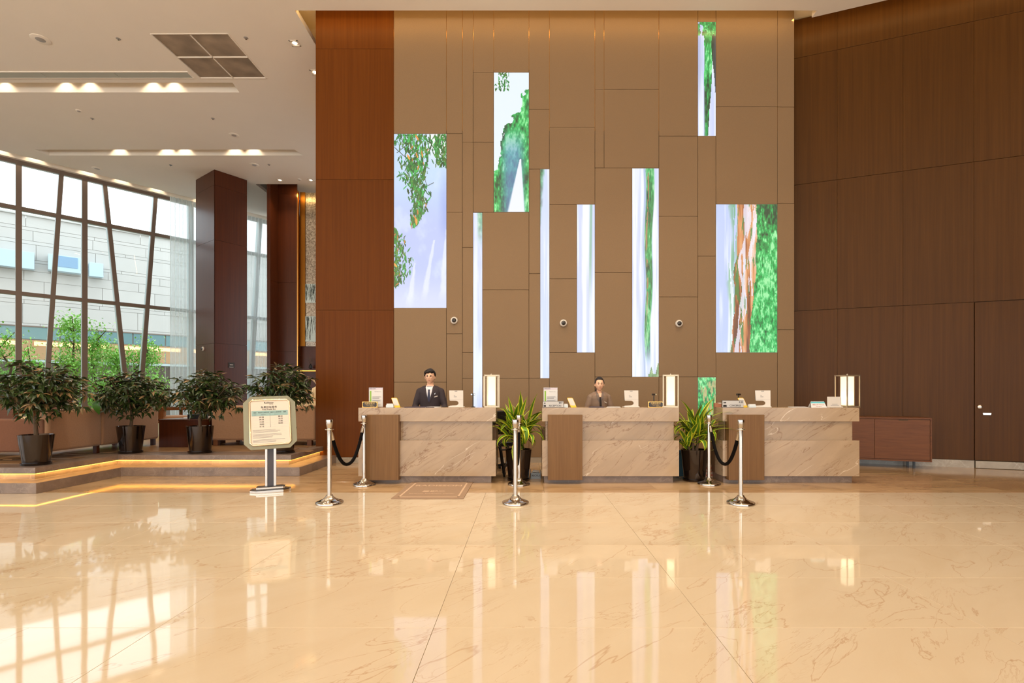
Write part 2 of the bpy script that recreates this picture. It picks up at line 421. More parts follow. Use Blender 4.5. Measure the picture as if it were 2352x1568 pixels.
# ================================================================ FEATURE WALL
wf = MB().box(X_(904.5, FW), X_(1824.5, FW), FW + .035, FW + .5, 0, CH + .35).build('wall_front', M_['gap'])
tag(wf, kind='structure')
unit = MB().box(0, 1, 0, 1, 0, 1).mesh('panel', M_['fabric'])
PB = 1050
pan = [(904.5, 1025.5, 24, 307), (904.5, 1025.5, 707, 877.5), (904.5, 1025.5, 877.5, PB),
       (1025.5, 1062, 24, 306.5), (1025.5, 1062, 306.5, 487), (1025.5, 1062, 487, 766.5), (1025.5, 1062, 766.5, PB),
       (1062, 1086.5, 24, 326), (1062, 1086.5, 326, 568), (1062, 1086.5, 568, 809.5), (1062, 1086.5, 809.5, 869), (1062, 1086.5, 869, PB),
       (1086.5, 1134, 24, 166), (1086.5, 1134, 166, 326), (1086.5, 1134, 326, 487), (1134, 1215, 24, 166),
       (1108, 1215, 487, 665.5), (1108, 1215, 665.5, 869), (1108, 1215, 869, PB),
       (1215, 1262, 24, 251), (1215, 1262, 251, 388), (1215, 1240.7, 388, 628), (1215, 1240.7, 628, 868.5), (1215, 1262, 868.5, PB),
       (1262, 1366.5, 24, 292), (1262, 1366.5, 292, 469), (1262, 1325, 469, 640), (1262, 1325, 640, 809.5), (1262, 1366.5, 809.5, PB),
       (1366.5, 1387.5, 24, 205), (1366.5, 1387.5, 205, 385.5), (1387.5, 1513.5, 24, 204.5), (1387.5, 1513.5, 204.5, 385.5),
       (1366.5, 1452, 385.5, 625.5), (1366.5, 1452, 625.5, 865.5), (1366.5, 1513.5, 865.5, PB),
       (1513.5, 1603, 24, 312), (1513.5, 1603, 312, 496.5), (1513.5, 1603, 496.5, 681.5), (1513.5, 1603, 681.5, 865.5), (1513.5, 1603, 865.5, PB),
       (1603, 1644.5, 24, 50), (1603, 1644.5, 312, 588), (1603, 1644.5, 588, 866), (1603, 1644.5, 957, PB),
       (1644.5, 1786, 24, 245), (1644.5, 1786, 245, 468.5), (1644.5, 1786, 809.5, PB),
       (1786, 1824.5, 24, 245.5), (1786, 1824.5, 245.5, 467), (1786, 1824.5, 467, 757), (1786, 1824.5, 757, PB), (1086.5, 1108, 957, PB)]
g = .0028
for i, (x0, x1, y0, y1) in enumerate(pan):
    a, b_ = X_(x0, FW) + g, X_(x1, FW) - g
    z1 = Z_(y0, FW) - g if y0 > 24 else CH + .33
    z0 = Z_(y1, FW) + g
    me = MB().box(a, b_, 0, .03, z0, z1).mesh('panel', M_['fabric'])
    o = inst('panel', me, wf, (0, FW + (i * 7 % 5) * .0012, 0))
    bv = o.modifiers.new('bevel', 'BEVEL'); bv.width = .004; bv.segments = 2
bb = MB().box(X_(904.5, FW), X_(1824.5, FW), FW - .006, FW + .03, 0, Z_(PB, FW)).build('baseboard_front', M_['base']); tag(bb, kind='structure')
# brass inlays in the vertical joints
for x in (904.5, 1025.5, 1062, 1086.5, 1134, 1215, 1262, 1366.5, 1387.5, 1513.5, 1786):
    yb = 160 if x in (1134, 1215, 1086.5) else 300
    inst('brass_joint', MB().box(-.0035, .0035, 0, .004, Z_(yb, FW), CH + .3).mesh('brass_joint', M_['brass']), wf, (X_(x, FW), FW + .012, 0))

# ================================================================ PILLAR of red-brown wood left of the feature wall
px0, px1 = X_(725, FW), X_(904.5, FW)
pil = MB().box(px0 + .02, px1, FW + .03, FW + 5, 0, CH + .35).build('wall_pillar', M_['gap']); tag(pil, kind='structure')
zz = [Z_(1050, FW)] + [Z_(y, FW) for y in (712, 412, 112)] + [CH + .33]
for k in range(4):
    o = MB().box(px0, px1 - .003, FW + .001, FW + .031, zz[k] + .002, zz[k + 1] - .002).build('panel', M_['woodP'], pil, bevel=.0015)
    o = MB().box(px0 - .012, px0 + .018, FW + .033, FW + 4.9, zz[k] + .002, zz[k + 1] - .002).build('panel', M_['woodP'], pil)
bb = MB().box(px0 - .016, px1, FW - .008, FW + .03, 0, zz[0]).build('baseboard_left', M_['base']); tag(bb, kind='structure')

# ================================================================ RIGHT WALL (angled) with door
RO = Vector((5.12, 9.75, 0)); RD = Vector((2.59, -1, 0)).normalized(); RA = math.atan2(RD.y, RD.x)
def rt(x):                                          # distance along the right wall for a frame column
    k = (x - VX) / F
    return (k * RO.y - RO.x) / (RD.x - k * RD.y)
wr = empty('wall_right', RO, RA, kind='structure')
MB().box(-1.2, 9.0, .035, .3, 0, CH + .35).build('wall_core', M_['gap'], wr)
ts = [-1.2, rt(1923), rt(2074), rt(2237)]
st = ts[3] - ts[2]
while ts[-1] < 8.6: ts.append(ts[-1] + st)
zr = [.13, 2.83, 5.22, 7.62, CH + .33]
for i in range(len(ts) - 1):
    for k in range(4):
        if i == 3 and k == 0: continue
        MB().box(ts[i] + .0012, ts[i + 1] - .0012, 0, .03, zr[k] + .003, zr[k + 1] - .003).build('panel', M_['woodR'], wr, bevel=.0015)
    if i != 3:
        o = MB().box(ts[i] + .001, ts[i + 1] - .001, -.012, .03, 0, .127).build('baseboard_slab', M_['base'], wr)
door = empty('door_1', RO + RD * (ts[3] + .004), RA, kind='structure')
MB().box(.008, st - .012, -.004, .03, .135, 2.822).build('door_leaf', M_['woodR'], door, bevel=.002)
MB().box(.008, st - .012, -.035, .03, .006, .125).build('kick_slab', M_['base'], door, bevel=.002)
MB().lathe([(.03, 0), (.034, .004), (.034, .012), (.026, .016)], 24, M=Matrix.Translation((.075, 0, 1.04)) @ Matrix.Rotation(PI / 2, 4, 'X')).build('lock_rosette', M_['chrome'], door, True, loc=(0, -.004, 0))
MB().prism([(-.055, -.02), (.055, -.02), (.06, .016), (-.06, .016)], -.016, -.004).build('handle_plate', M_['chrome'], door, loc=(.17, 0, .925), bevel=.003)

# ================================================================ CEILING
def slab(nm, loops, z0, z1, m, parent=None):
    # loops[0] outer, the others holes
    ls = [[Vector((a, b, 0)) for a, b in l] for l in loops]
    tri = tessellate_polygon(ls); fp = [p for l in loops for p in l]; n = len(fp)
    b = MB(); vs = [(x, y, z0) for x, y in fp] + [(x, y, z1) for x, y in fp]
    fs = [tuple(t) for t in tri]
    k = 0
    for l in loops:
        q = len(l)
        fs += [(k + i, k + (i + 1) % q, n + k + (i + 1) % q, n + k + i) for i in range(q)]; k += q
    fs += [tuple(n + i for i in t) for t in tri]
    b.add(vs, fs)
    return b.build(nm, m, parent)
CZ = CH - EYE
def cl(x, y):                                       # frame point on the ceiling plane
    Y = CZ * F / (VY - y); return (X_(x, Y), Y)
WP = Vector((-14.94, 14.63, 0)); WD = Vector((.658, .753, 0)); WN = Vector((.753, -.658, 0)); WA = math.atan2(WD.y, WD.x)
def wpt(s, off=0): q = WP + WD * s + WN * off; return (q.x, q.y)
def rline(X): return 9.23 - (X - 5.16) / 2.59
s1 = [(-16, 11.17), (X_(534, 11.17) - 0, 11.17), (X_(550, 11.53), 11.53), (-16, 11.53)]
s2 = [(X_(80, 14.24), 14.24), (X_(676, 14.24), 14.24), (X_(697, 14.59), 14.59), (X_(113, 14.59), 14.59)]
s3 = [wpt(-16.8, .16), wpt(8.3, .16), wpt(8.3, .50), wpt(-16.8, .50)]
vent = [cl(-200, 165), cl(406, 165), cl(424, 177.5), cl(-200, 177.5)]
grl = [cl(346, 78), cl(523, 77), cl(612, 179.5), cl(460, 179.5)]
outer = [(-26.45, -8), (13, -8), (13, rline(13)), (5.16, 9.23), (5.16, 9.06), (-4.05, 9.06), (-4.05, 14.8), (-6.0, 16.6), (X_(587, 16.6), 16.6), (X_(587, 16.6), 21.75), wpt(-17.5, 0)]
ceil = slab('ceiling', [outer, s1, s2, s3, grl], CH, CH + .10, M_['ceil']); tag(ceil, kind='structure')
up = MB().prism([(-26.45, -8), (13, -8), (13, 22), (-8.5, 22), wpt(-17.5, 0)], CH + .36, CH + .45, ax='z').build('ceiling_void', M_['ceil']); tag(up, kind='structure')
def recess(nm, poly, h):
    b = MB(); n = len(poly)
    vs = [(x, y, CH + .10) for x, y in poly] + [(x, y, CH + h) for x, y in poly]
    b.add(vs, [(i, (i + 1) % n, n + (i + 1) % n, n + i) for i in range(n)] + [tuple(range(n, 2 * n))])
    o = b.build(nm, M_['ceil']); tag(o, kind='structure'); return o
recess('trim_1', s1, .34); recess('trim_2', s2, .34); recess('trim_3', s3, .34)
# spots inside the recesses that draw the warm scallops
def scallop(x, yfar, Yn, power=9, arc=False):
    X = X_(x, yfar)
    spot((X, yfar - .20, CH + .30), (math.radians(24), 0, 0), power, 100, .6, WARM2, .02)
for x in (-60, 12, 152, 207, 352, 400): scallop(x, 11.53, 11.17)
for x in (275, 385, 425, 540, 583): scallop(x, 14.59, 14.24, 11)
for s in (-2.0, -.9, -.02, .72, 1.9, 2.75, 3.7, 5.0, 6.2):
    q = wpt(s, .36)
    spot((q[0], q[1], CH + .29), (math.radians(24), 0, WA), 9, 95, .5, WARM2, .02)

# linear air vent beside the front recess
v = empty('air_vent', (0, 0, CH), label='long grey linear air slot in the ceiling before the lit recess', cat='vent')
vy0, vy1 = vent[0][1], vent[2][1]
xv = [X_(430, vy0) - 1.55 * k for k in range(7)]
for k in range(6):
    MB().box(xv[k + 1] + .006, xv[k] - .006, vy0, vy1, -.012, -.004).build('vent_cover', mat('vent_grey', (178, 180, 170), .6) if k == 0 else bpy.data.materials['vent_grey'], v)
MB().box(xv[6], xv[0] + .02, vy0 - .02, vy0, -.016, 0).box(xv[6], xv[0] + .02, vy1, vy1 + .02, -.016, 0).box(xv[0], xv[0] + .02, vy0, vy1, -.016, 0).build('vent_frame', M_['ceil'], v)
# four-part return air grille
gr = empty('ceiling_grille', (0, 0, CH), label='large square grey return air grille of four mesh panels in the ceiling', cat='grille')
P4 = [Vector((*p, 0)) for p in grl]
gm = mat('grille_mesh_grey', (196, 182, 166), .6, .2, var=.25, scale=3)
def bil(u, v_): return P4[0].lerp(P4[1], u).lerp(P4[3].lerp(P4[2], u), v_)
for u0, u1 in ((.012, .492), (.508, .988)):
    for v0, v1 in ((.012, .492), (.508, .988)):
        q = [bil(u0, v0), bil(u1, v0), bil(u1, v1), bil(u0, v1)]
        b = MB(); b.prism([(p_.x, p_.y) for p_ in q], .012, .02, ax='z')
        for k in range(1, 34):
            t = k / 34
            a = q[0].lerp(q[3], t); c = q[1].lerp(q[2], t)
            b.add([(a.x, a.y - .006, .004), (c.x, c.y - .006, .004), (c.x, c.y + .006, .012), (a.x, a.y + .006, .012)], [(0, 1, 2, 3)])
        b.build('grille_panel', gm, gr)
fb = MB()
def bar(a, c, wd=.022):
    d = (c - a).normalized(); n_ = Vector((-d.y, d.x, 0)) * wd / 2
    fb.prism([((a - n_).x, (a - n_).y), ((c - n_).x, (c - n_).y), ((c + n_).x, (c + n_).y), ((a + n_).x, (a + n_).y)], -.008, .03, ax='z')
for a, c in ((bil(0, 0), bil(1, 0)), (bil(1, 0), bil(1, 1)), (bil(1, 1), bil(0, 1)), (bil(0, 1), bil(0, 0)), (bil(.5, 0), bil(.5, 1)), (bil(0, .5), bil(1, .5))): bar(a, c)
fb.build('grille_frame', M_['ceil'], gr)

def downlight(x, y, lab, pw=14):
    X, Y = cl(x, y)
    d = empty('ceiling_downlight', (X, Y, CH), label=lab, cat='downlight', group='square recessed downlights')
    b = MB(); s_, i_ = .085, .062
    for a in (0, PI / 2, PI, 3 * PI / 2): b.box(-s_, s_, i_, s_, -.008, 0, M=Matrix.Rotation(a, 4, 'Z'))
    b.build('trim_ring', M_['ceil'], d)
    MB().lathe([(.045, -.004), (.045, 0)], 20).build('lamp_lens', M_['dl'], d)
    MB().box(-.062, .062, -.062, .062, -.001, -.0005).build('reflector', M_['white'], d)
    area((X, Y, CH - .03), (0, 0, 0), .1, pw, WARM2, spread=110)
downlight(677, 99, 'square downlight left of the pillar, nearest of the four')
downlight(723.5, 166, 'square downlight half hidden by the pillar edge')
downlight(643, 413.5, 'square downlight before the far wood column, left of its pair')
downlight(714, 413.5, 'square downlight before the far wood column, right of its pair')
def disc(nm, x, y, r, lab, cat, grp=None, m='ceil', prof=None):
    X, Y = cl(x, y)
    d = empty(nm, (X, Y, CH), label=lab, cat=cat, group=grp)
    MB().lathe([(r * .92, -.012), (r, -.008), (r, 0)], 28).build('cover', M_[m], d, True)
    MB().lathe([(r * .5, -.022 if cat != 'speaker' else -.0125), (r * .52, -.01)], 24).build('grille_face', M_['grey'], d, True)
    return d
disc('ceiling_speaker', 93, 90, .155, 'large round ceiling speaker at the far left', 'speaker', 'round ceiling speakers')
disc('ceiling_speaker', 537.5, 310, .12, 'round ceiling speaker between the two lit recesses', 'speaker', 'round ceiling speakers')
disc('ceiling_speaker', 223, 387, .13, 'round ceiling speaker near the window head', 'speaker', 'round ceiling speakers')
disc('ceiling_speaker', 584, 378.5, .13, 'round ceiling speaker above the wood column', 'speaker', 'round ceiling speakers')
disc('smoke_detector', 181, 254, .065, 'small white smoke detector below the long air slot', 'detector', None)
disc('smoke_detector', 688, 412, .06, 'small white smoke detector between the two far downlights', 'detector', None)
for x, y, l in ((272, 89, 'tiny ceiling sprinkler left of the grille'), (565, 87, 'tiny ceiling sprinkler right of the grille'), (212, 272, 'tiny ceiling sprinkler beside the smoke detector'),
                (489, 272, 'tiny ceiling sprinkler between recess and pillar'), (618, 378, 'tiny ceiling sprinkler beside a speaker near the column'), (392, 379, 'small dark ceiling sensor between recess and column')):
    X, Y = cl(x, y)
    t = empty('ceiling_sprinkler', (X, Y, CH), label=l, cat='sprinkler', group='small ceiling sprinklers')
    MB().lathe([(.04, -.004), (.042, 0)], 16).build('rose', M_['grey'] if x != 392 else M_['black'], t, True)
    MB().lathe([(.012, -.03), (.016, -.026), (.006, -.02), (.006, -.004)], 12).build('nozzle', M_['chrome'], t, True)

# second light strips: left side of the pillar block, right wall wash
area((-4.12, 12.0, CH + .12), (0, math.radians(75), 0), 5.6, 10, (1, .62, .2), size_y=.03)
o = area((RO.x + RD.x * 3.6 - .33 * .36, RO.y + RD.y * 3.6 - .36 * .95, CH + .11), (math.radians(75), 0, RA), 8.0, 9, (1, .6, .22), size_y=.03)
# led strip bodies lying on the ceiling edge
st1 = MB().box(-4.0, 5.1, 9.062, 9.075, CH + .10, CH + .112).build('slot_light_strip', M_['led']); tag(st1, 'thin warm light strip hidden in the ceiling slot before the feature wall', 'light strip')
st2 = MB().box(-4.075, -4.058, 9.1, 14.7, CH + .10, CH + .112).build('slot_light_strip', M_['led']); tag(st2, 'thin warm light strip in the ceiling slot beside the pillar', 'light strip')

# rear wall above the glazed entrance, and side wall beyond the door
o = MB().box(-24.5, 13, -8.2, -8.0, 4.0, CH + .36).build('wall_rear', M_['ceil']); tag(o, kind='structure')
o = MB().box(13.0, 13.2, -8.2, 7.0, 0, CH + .36).build('wall_side', M_['woodR']); tag(o, kind='structure')

# ================================================================ WINDOW WALL
win = empty('window_1', WP, WA, kind='structure')   # local x along the wall, local y outward
ZT, ZB = CH - .02, LH
t1, t2, t3 = 6.64, 4.17, 1.75
mull = [(-17.5, -17.5)]
for k in range(11, 0, -1):
    s0 = .38 - 1.47 * k
    mull.append((s0, s0)); mull.append((s0 + (.93 if k % 2 else .49), s0 + (.54 if k % 2 else 1.15)))
mull += [(.38, .38), (1.31, .92), (1.85, 1.85), (2.335, 2.995), (3.70, 3.23), (4.75, 4.75), (5.3, 5.8), (6.25, 6.25), (7.1, 6.7), (7.7, 7.7), (9.2, 9.2)]
def ms(mu, z): return mu[1] + (mu[0] - mu[1]) * (z - ZB) / (ZT - ZB)
mi = 0
for mu in mull:
    a, b_ = ms(mu, ZT), ms(mu, ZB); ww = .065 if abs(a - b_) < .01 else .055
    q = MB().prism([(b_ - ww, ZB), (b_ + ww, ZB), (a + ww, ZT), (a - ww, ZT)], -.05, .04).build('mullion', M_['frame'], win)
    q = MB().prism([(b_ - ww * .8, ZB), (b_ + ww * .8, ZB), (a + ww * .8, ZT), (a - ww * .8, ZT)], .05, .26).build('mullion_fin', M_['framel'], win)
for zt in (ZT - .03, t1, t2, ZB + .05):
    MB().box(-17.6, 9.3, -.035, .035, zt - .055, zt + .055).build('transom', M_['frame'], win)
    MB().box(-17.6, 9.3, .04, .16, zt - .045, zt + .03).build('transom_fin', M_['framel'], win)
lev = [ZB + .1, t2, t1, ZT - .08]
for i in range(len(mull) - 1):
    for k in range(3):
        z0, z1 = lev[k] + .05, lev[k + 1] - .05
        a0, a1 = ms(mull[i], z0) + .05, ms(mull[i], z1) + .05; b0, b1 = ms(mull[i + 1], z0) - .05, ms(mull[i + 1], z1) - .05
        if b0 - a0 < .02: b0 = a0 + .02
        MB().add([(a0, .045, z0), (b0, .045, z0), (b1, .045, z1), (a1, .045, z1)], [(0, 1, 2, 3)]).build('pane', M_['glass'], win)
# sheer curtains
def curtain(s0, s1, off, seed, lab):
    r = random.Random(seed); n = int((s1 - s0) / .012); b = MB()
    fr = [r.uniform(0, 9) for _ in range(4)]
    vs = []
    for zi, z in enumerate((LH + .03, 2.5, 5.2, CH - .06)):
        for i in range(n + 1):
            s_ = s0 + (s1 - s0) * i / n
            amp = .035 + .012 * math.sin(s_ * 3 + fr[0])
            y = amp * math.sin(s_ * 2 * PI / .13 + 1.6 * math.sin(s_ * 4 + fr[1])) + .01 * math.sin(s_ * 37 + zi)
            vs.append((s_, y, z))
    fs = [(k * (n + 1) + i, k * (n + 1) + i + 1, (k + 1) * (n + 1) + i + 1, (k + 1) * (n + 1) + i) for k in range(3) for i in range(n)]
    b.add(vs, fs)
    o = b.build('sheer_curtain', M_['sheer'], None, True); q = wpt(0, off); o.location = (q[0], q[1], 0); o.rotation_euler = (0, 0, WA)
    tag(o, lab, 'curtain'); return o
curtain(4.02, 5.75, .30, 1, 'white sheer curtain hanging between the window and the free-standing wood column')
curtain(6.05, 8.6, .30, 2, 'white sheer curtain seen between the two far wood columns')

# ================================================================ COLUMNS
def column(nm, corner, dirA, lenA, dirB, lenB, joints, kind='structure'):
    # corner nearest the camera, two side directions
    cx = empty(nm, (corner[0], corner[1], 0), 0, kind=kind)
    A = Vector((*dirA, 0)).normalized(); B = Vector((*dirB, 0)).normalized()
    e = .02
    def poly(o_):
        c0 = (A + B) * o_; return [(c0.x, c0.y), ((A * (lenA - o_) + B * o_).x, (A * (lenA - o_) + B * o_).y), ((A * (lenA - o_) + B * (lenB - o_)).x, (A * (lenA - o_) + B * (lenB - o_)).y), ((B * (lenB - o_) + A * o_).x, (B * (lenB - o_) + A * o_).y)]
    MB().prism(poly(e), 0, CH - .005, ax='z').build('core', M_['gap'], cx)
    J = joints
    for k in range(len(J) - 1):
        z0, z1 = J[k] + .003, J[k + 1] - .003
        for D_, L_, E_ in ((A, lenA, B), (B, lenB, A)):
            q = [D_ * .0, D_ * L_, D_ * L_ + E_ * e, D_ * 0 + E_ * e]
            MB().prism([(p_.x, p_.y) for p_ in q], z0, z1, ax='z').build('panel', M_['woodC'], cx)
    return cx
pk = cl(492.2, 388.4); lf = cl(449.7, 412.6); rg = cl(567.3, 413.3)
cA = (lf[0] - pk[0], lf[1] - pk[1]); cB = (rg[0] - pk[0], rg[1] - pk[1])
column('column', pk, cA, math.hypot(*cA), cB, math.hypot(*cB), [LH, 2.78, 5.9, 7.55, CH - .006])
# far wood block with gold edge and mosaic wall
fb_ = empty('wall_back', (0, 0, 0), kind='structure')
xa, xb, xc = X_(613, 16.6), X_(621, 16.6), X_(682, 17.1)
J = [LH, 2.0, 2.65, 4.95, 7.9, CH + .3]
for k in range(5):
    MB().box(xa, xb, 16.6, 19, J[k] + .003, J[k + 1] - .003).build('panel', M_['woodC'], fb_)
    MB().box(xb + .001, xc, 17.1, 17.14, J[k] + .003, J[k + 1] - .003).build('panel', M_['woodC'], fb_)
MB().box(xc, xc + .03, 17.1, 17.2, LH, CH).build('gold_edge', M_['brass'], fb_)
MB().box(xc + .03, xc + .20, 17.26, 17.34, 2.85, CH).build('gold_panel', M_['gold'], fb_)
mos = bpy.data.materials.new('mosaic_silver'); mos.use_nodes = True
n_ = mos.node_tree.nodes; bs = n_['Principled BSDF']; vo = n_.new('ShaderNodeTexVoronoi'); vo.inputs['Scale'].default_value = 28
gg = n_.new('ShaderNodeNewGeometry'); mos.node_tree.links.new(gg.outputs['Position'], vo.inputs['Vector'])
rr = n_.new('ShaderNodeValToRGB'); rr.color_ramp.elements[0].color = (*lin((108, 96, 84)), 1); rr.color_ramp.elements[1].color = (*lin((196, 184, 168)), 1)
mos.node_tree.links.new(vo.outputs['Color'], rr.inputs[0]); mos.node_tree.links.new(rr.outputs[0], bs.inputs['Base Color'])
bs.inputs['Metallic'].default_value = .75; bs.inputs['Roughness'].default_value = .32
MB().box(xc + .20, -5.6, 17.3, 17.36, 2.85, CH).build('mosaic_panel', mos, fb_)
MB().box(xc + .03, -5.6, 17.34, 17.5, LH, 2.9).build('dark_niche', M_['woodC'], fb_)
MB().box(xc + .03, -5.6, 17.0, 17.34, 2.03, 2.08).build('shelf', M_['woodC'], fb_)
MB().box(xc + .05, -5.6, 17.05, 17.07, 2.0, 2.025).build('shelf_light', M_['led'], fb_)
MB().box(-9.5, -3.9, 19.5, 19.6, LH, CH).build('rear_panel', M_['woodC'], fb_)
area((-7.0, 16.9, CH - .1), (math.radians(60), 0, 0), 1.4, 5, (1, .66, .25), size_y=.05)
for (y0, y1, sd) in ((652, 695, 3), (726, 784, 4)):  # bright reflections in the mirrored wall, built as printed panels
    a = empty('picture', (X_(712, 17.28), 17.28, 0), label=('upper' if sd == 3 else 'lower') + ' black and white tree trunk picture standing in for a reflection in the far silver mosaic wall', cat='picture')
    z1, z0 = Z_(y0, 17.28), Z_(y1, 17.28)
    MB().box(-.30, .34, 0, .018, z0, z1).build('picture_sheet', mat('picture_white', (196, 214, 214), .4), a)
    r = random.Random(sd); b = MB()
    for k in range(110):
        x = r.uniform(-.28, .32); zc = r.uniform(z0, z1 - .1); l = min(r.uniform(.1, .5), z1 - zc - .01); wv = r.uniform(.003, .013)
        sx = r.uniform(-.04, .04); xe = max(-.29, min(.32, x + sx))
        b.add([(x, -.001, zc), (x + wv, -.001, zc), (xe + wv, -.001, zc + l), (xe, -.001, zc + l)], [(0, 1, 2, 3)])
    b.build('trunk_marks', mat('picture_dark', (44, 60, 58), .5), a)
vs_o = empty('flower_vase', (X_(714, 17.2), 17.17, 2.08), label='small dark vase with twigs on the lit far shelf', cat='vase')
MB().lathe([(.03, 0), (.055, .03), (.05, .1), (.02, .15), (.026, .17)], 20).build('vase_body', M_['black'], vs_o, True)
b = MB(); r = random.Random(2)
for k in range(7): b.tube([(0, 0, .16), (r.uniform(-.08, .08), r.uniform(-.05, .05), .28), (r.uniform(-.14, .14), r.uniform(-.05, .05), r.uniform(.3, .42))], .004, 5)
b.build('twigs', M_['bark'], vs_o)

# ================================================================ OUTSIDE
og = MB().box(-60, -3, 12, 60, -.25, -.21).build('ground_outside', M_['gfloor']); tag(og, kind='structure')
BD = Vector((1.055, 1, 0)).normalized(); BO = Vector(((0 - VX) / F * 25, 25, 0)); BA = math.atan2(BD.y, BD.x)
bl = empty('building', BO, BA, 'pale stone clad building across the garden with a glazed ground floor', 'building')
MB().box(-10, 24, .03, 9, -.2, 10.0).build('wall_core', mat('cladding_joint', (150, 144, 136), .9), bl)
zc = [4.63, 4.76, 5.73, 5.93, 6.90, 7.38, 7.80, 7.95, 8.72, 8.89, 9.40, 9.57, 10.12]
ub = MB().box(0, 1, 0, .03, 0, 1).mesh('stone_panel', M_['fac'])
rs = random.Random(11)
for i in range(len(zc) - 1):
    h = zc[i + 1] - zc[i]; wd = 2.3 if h > .4 else 2.9
    x = -9.5 - rs.uniform(0, 1.5)
    while x < 23.5:
        inst('stone_panel', ub, bl, (x + .008, -rs.uniform(0, .006), zc[i] + .008), sc=(wd - .016, 1, h - .016)); x += wd
MB().box(-10, 24, -.12, .05, 10.12, 10.2).build('coping', M_['fac'], bl)
for k in range(22):
    MB().box(-9.8 + 1.5 * k, -9.8 + 1.5 * k + 1.44, -.02, .0, 3.98, 4.58).build('fascia_glass', M_['fglass'], bl)
    MB().box(-9.8 + 1.5 * k, -9.8 + 1.5 * k + 1.44, .02, .03, 2.96, 3.94).build('shop_pane', mat('shop_pane_warm', (176, 142, 106), .3) if k == 0 else bpy.data.materials['shop_pane_warm'], bl)
    MB().box(-9.8 + 1.5 * k, -9.8 + 1.5 * k + 1.44, .0, .03, .0, 2.80).build('shop_pane', M_['fdark'], bl)
MB().box(-10, 24, -.05, .03, 2.82, 2.94).build('rail', M_['framel'], bl)
MB().box(-10, 24, -.05, .03, 4.58, 4.64).build('fascia_rail', M_['frame'], bl)
for k in range(9):
    MB().box(-9 + 3.4 * k, -6.2 + 3.4 * k, -.02, .02, 3.66, 3.86).build('ceiling_light_strip', mat('shop_light', (255, 206, 140), .5, emis=1.2) if k == 0 else bpy.data.materials['shop_light'], bl)
def bs_(x):                                        # distance along the facade
    k = (x - VX) / F
    return (k * BO.y - BO.x) / (BD.x - k * BD.y)
for (x0, x1, y0, y1, lab, dk) in ((-40, 79, 585, 622, 'long pale blue box fixed on the stone facade at the far left', 0), (110, 184, 597, 632, 'window reflection built as a pale box with a dark blue face on the stone facade', 1), (203, 235, 610, 640, 'small pale blue box on the stone facade right of the dark faced one', 0)):
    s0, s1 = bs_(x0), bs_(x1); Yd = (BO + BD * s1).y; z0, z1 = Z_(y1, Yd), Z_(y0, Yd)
    fbx = empty('facade_box', BO + BD * s0 + Vector((0, 0, z0)), BA, lab, 'facade box', 'boxes mounted on the stone facade')
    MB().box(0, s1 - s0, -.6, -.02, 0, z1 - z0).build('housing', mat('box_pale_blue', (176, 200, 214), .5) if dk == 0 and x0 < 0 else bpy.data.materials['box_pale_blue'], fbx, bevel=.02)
    if dk:  # dark-faced box is a reflection in the window, built as a solid
        MB().box(.35, s1 - s0 - .12, -.63, -.6, .22, z1 - z0 - .05).build('dark_panel', mat('reflection_blue', (118, 152, 182), .2), fbx)
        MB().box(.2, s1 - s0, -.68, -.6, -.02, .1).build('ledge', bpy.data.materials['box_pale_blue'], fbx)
    else:
        MB().box(0, s1 - s0, -.66, -.6, -.03, .05).build('ledge', bpy.data.materials['box_pale_blue'], fbx)
# young trees
def leafquad(b, p, r, l, wd, m=0, el=.6):
    a = r.uniform(0, 2 * PI); t = r.uniform(-el, el)
    d = Vector((math.cos(a) * math.cos(t), math.sin(a) * math.cos(t), math.sin(t))); s_ = d.cross(Vector((0, 0, 1))).normalized()
    u = s_.cross(d)
    p = Vector(p)
    b.add([p, p + d * l * .5 + s_ * wd + u * wd * .3, p + d * l, p + d * l * .5 - s_ * wd + u * wd * .3], [(0, 1, 2), (0, 2, 3)], m)
def young_tree(x, ytop, Y, wpx, seed, lab, n=1500):
    r = random.Random(seed); X = X_(x, Y); H = Z_(ytop, Y); W = wpx / F * Y / 2
    t = empty('young_tree', (X, Y, -.21), label=lab, cat='tree', group='young trees in the garden'); H += .21
    b = MB(); tips = []
    pts = [(0, 0, 0)]
    for k in range(1, 7): pts.append((r.uniform(-.12, .12) * k * .5, r.uniform(-.1, .1), H * .93 * k / 6))
    b.tube(pts, [.07 * (1 - i / 7.5) for i in range(7)], 7)
    for k in range(16):
        q = r.uniform(1.2, 5.6); i = int(q); f_ = q - i
        p0 = Vector(pts[i]).lerp(Vector(pts[min(i + 1, 6)]), f_)
        a = r.uniform(0, 2 * PI); l = W * r.uniform(.5, 1.05) * (1.15 - q / 7)
        p2 = p0 + Vector((math.cos(a) * l, math.sin(a) * l, l * r.uniform(.3, .9)))
        b.tube([p0, p0.lerp(p2, .5) + Vector((0, 0, -.05)), p2], [.022, .014, .006], 5)
        tips += [p0.lerp(p2, f) for f in (.5, .75, 1)]
    tips += [Vector(pts[i]) for i in (4, 5, 6)]
    b.build('trunk', M_['bark'], t, True)
    f = MB()
    for k in range(n):
        c = r.choice(tips); p = c + Vector((r.gauss(0, .17), r.gauss(0, .17), r.gauss(0, .17)))
        leafquad(f, p, r, r.uniform(.08, .14), r.uniform(.022, .038), 0, 1.3)
    o = f.build('foliage', M_['leafT'], t); tag(o, kind='stuff')
young_tree(18, 745, 17.6, 110, 1, 'slim young green tree outside at the far left of the window')
young_tree(70, 778, 18.6, 90, 6, 'low young tree outside just right of the first upright mullion')
young_tree(165, 706, 18.2, 130, 2, 'tallest young tree outside with a bare whip at its top', 2200)
young_tree(222, 740, 18.8, 95, 3, 'young tree outside right of the second upright mullion')
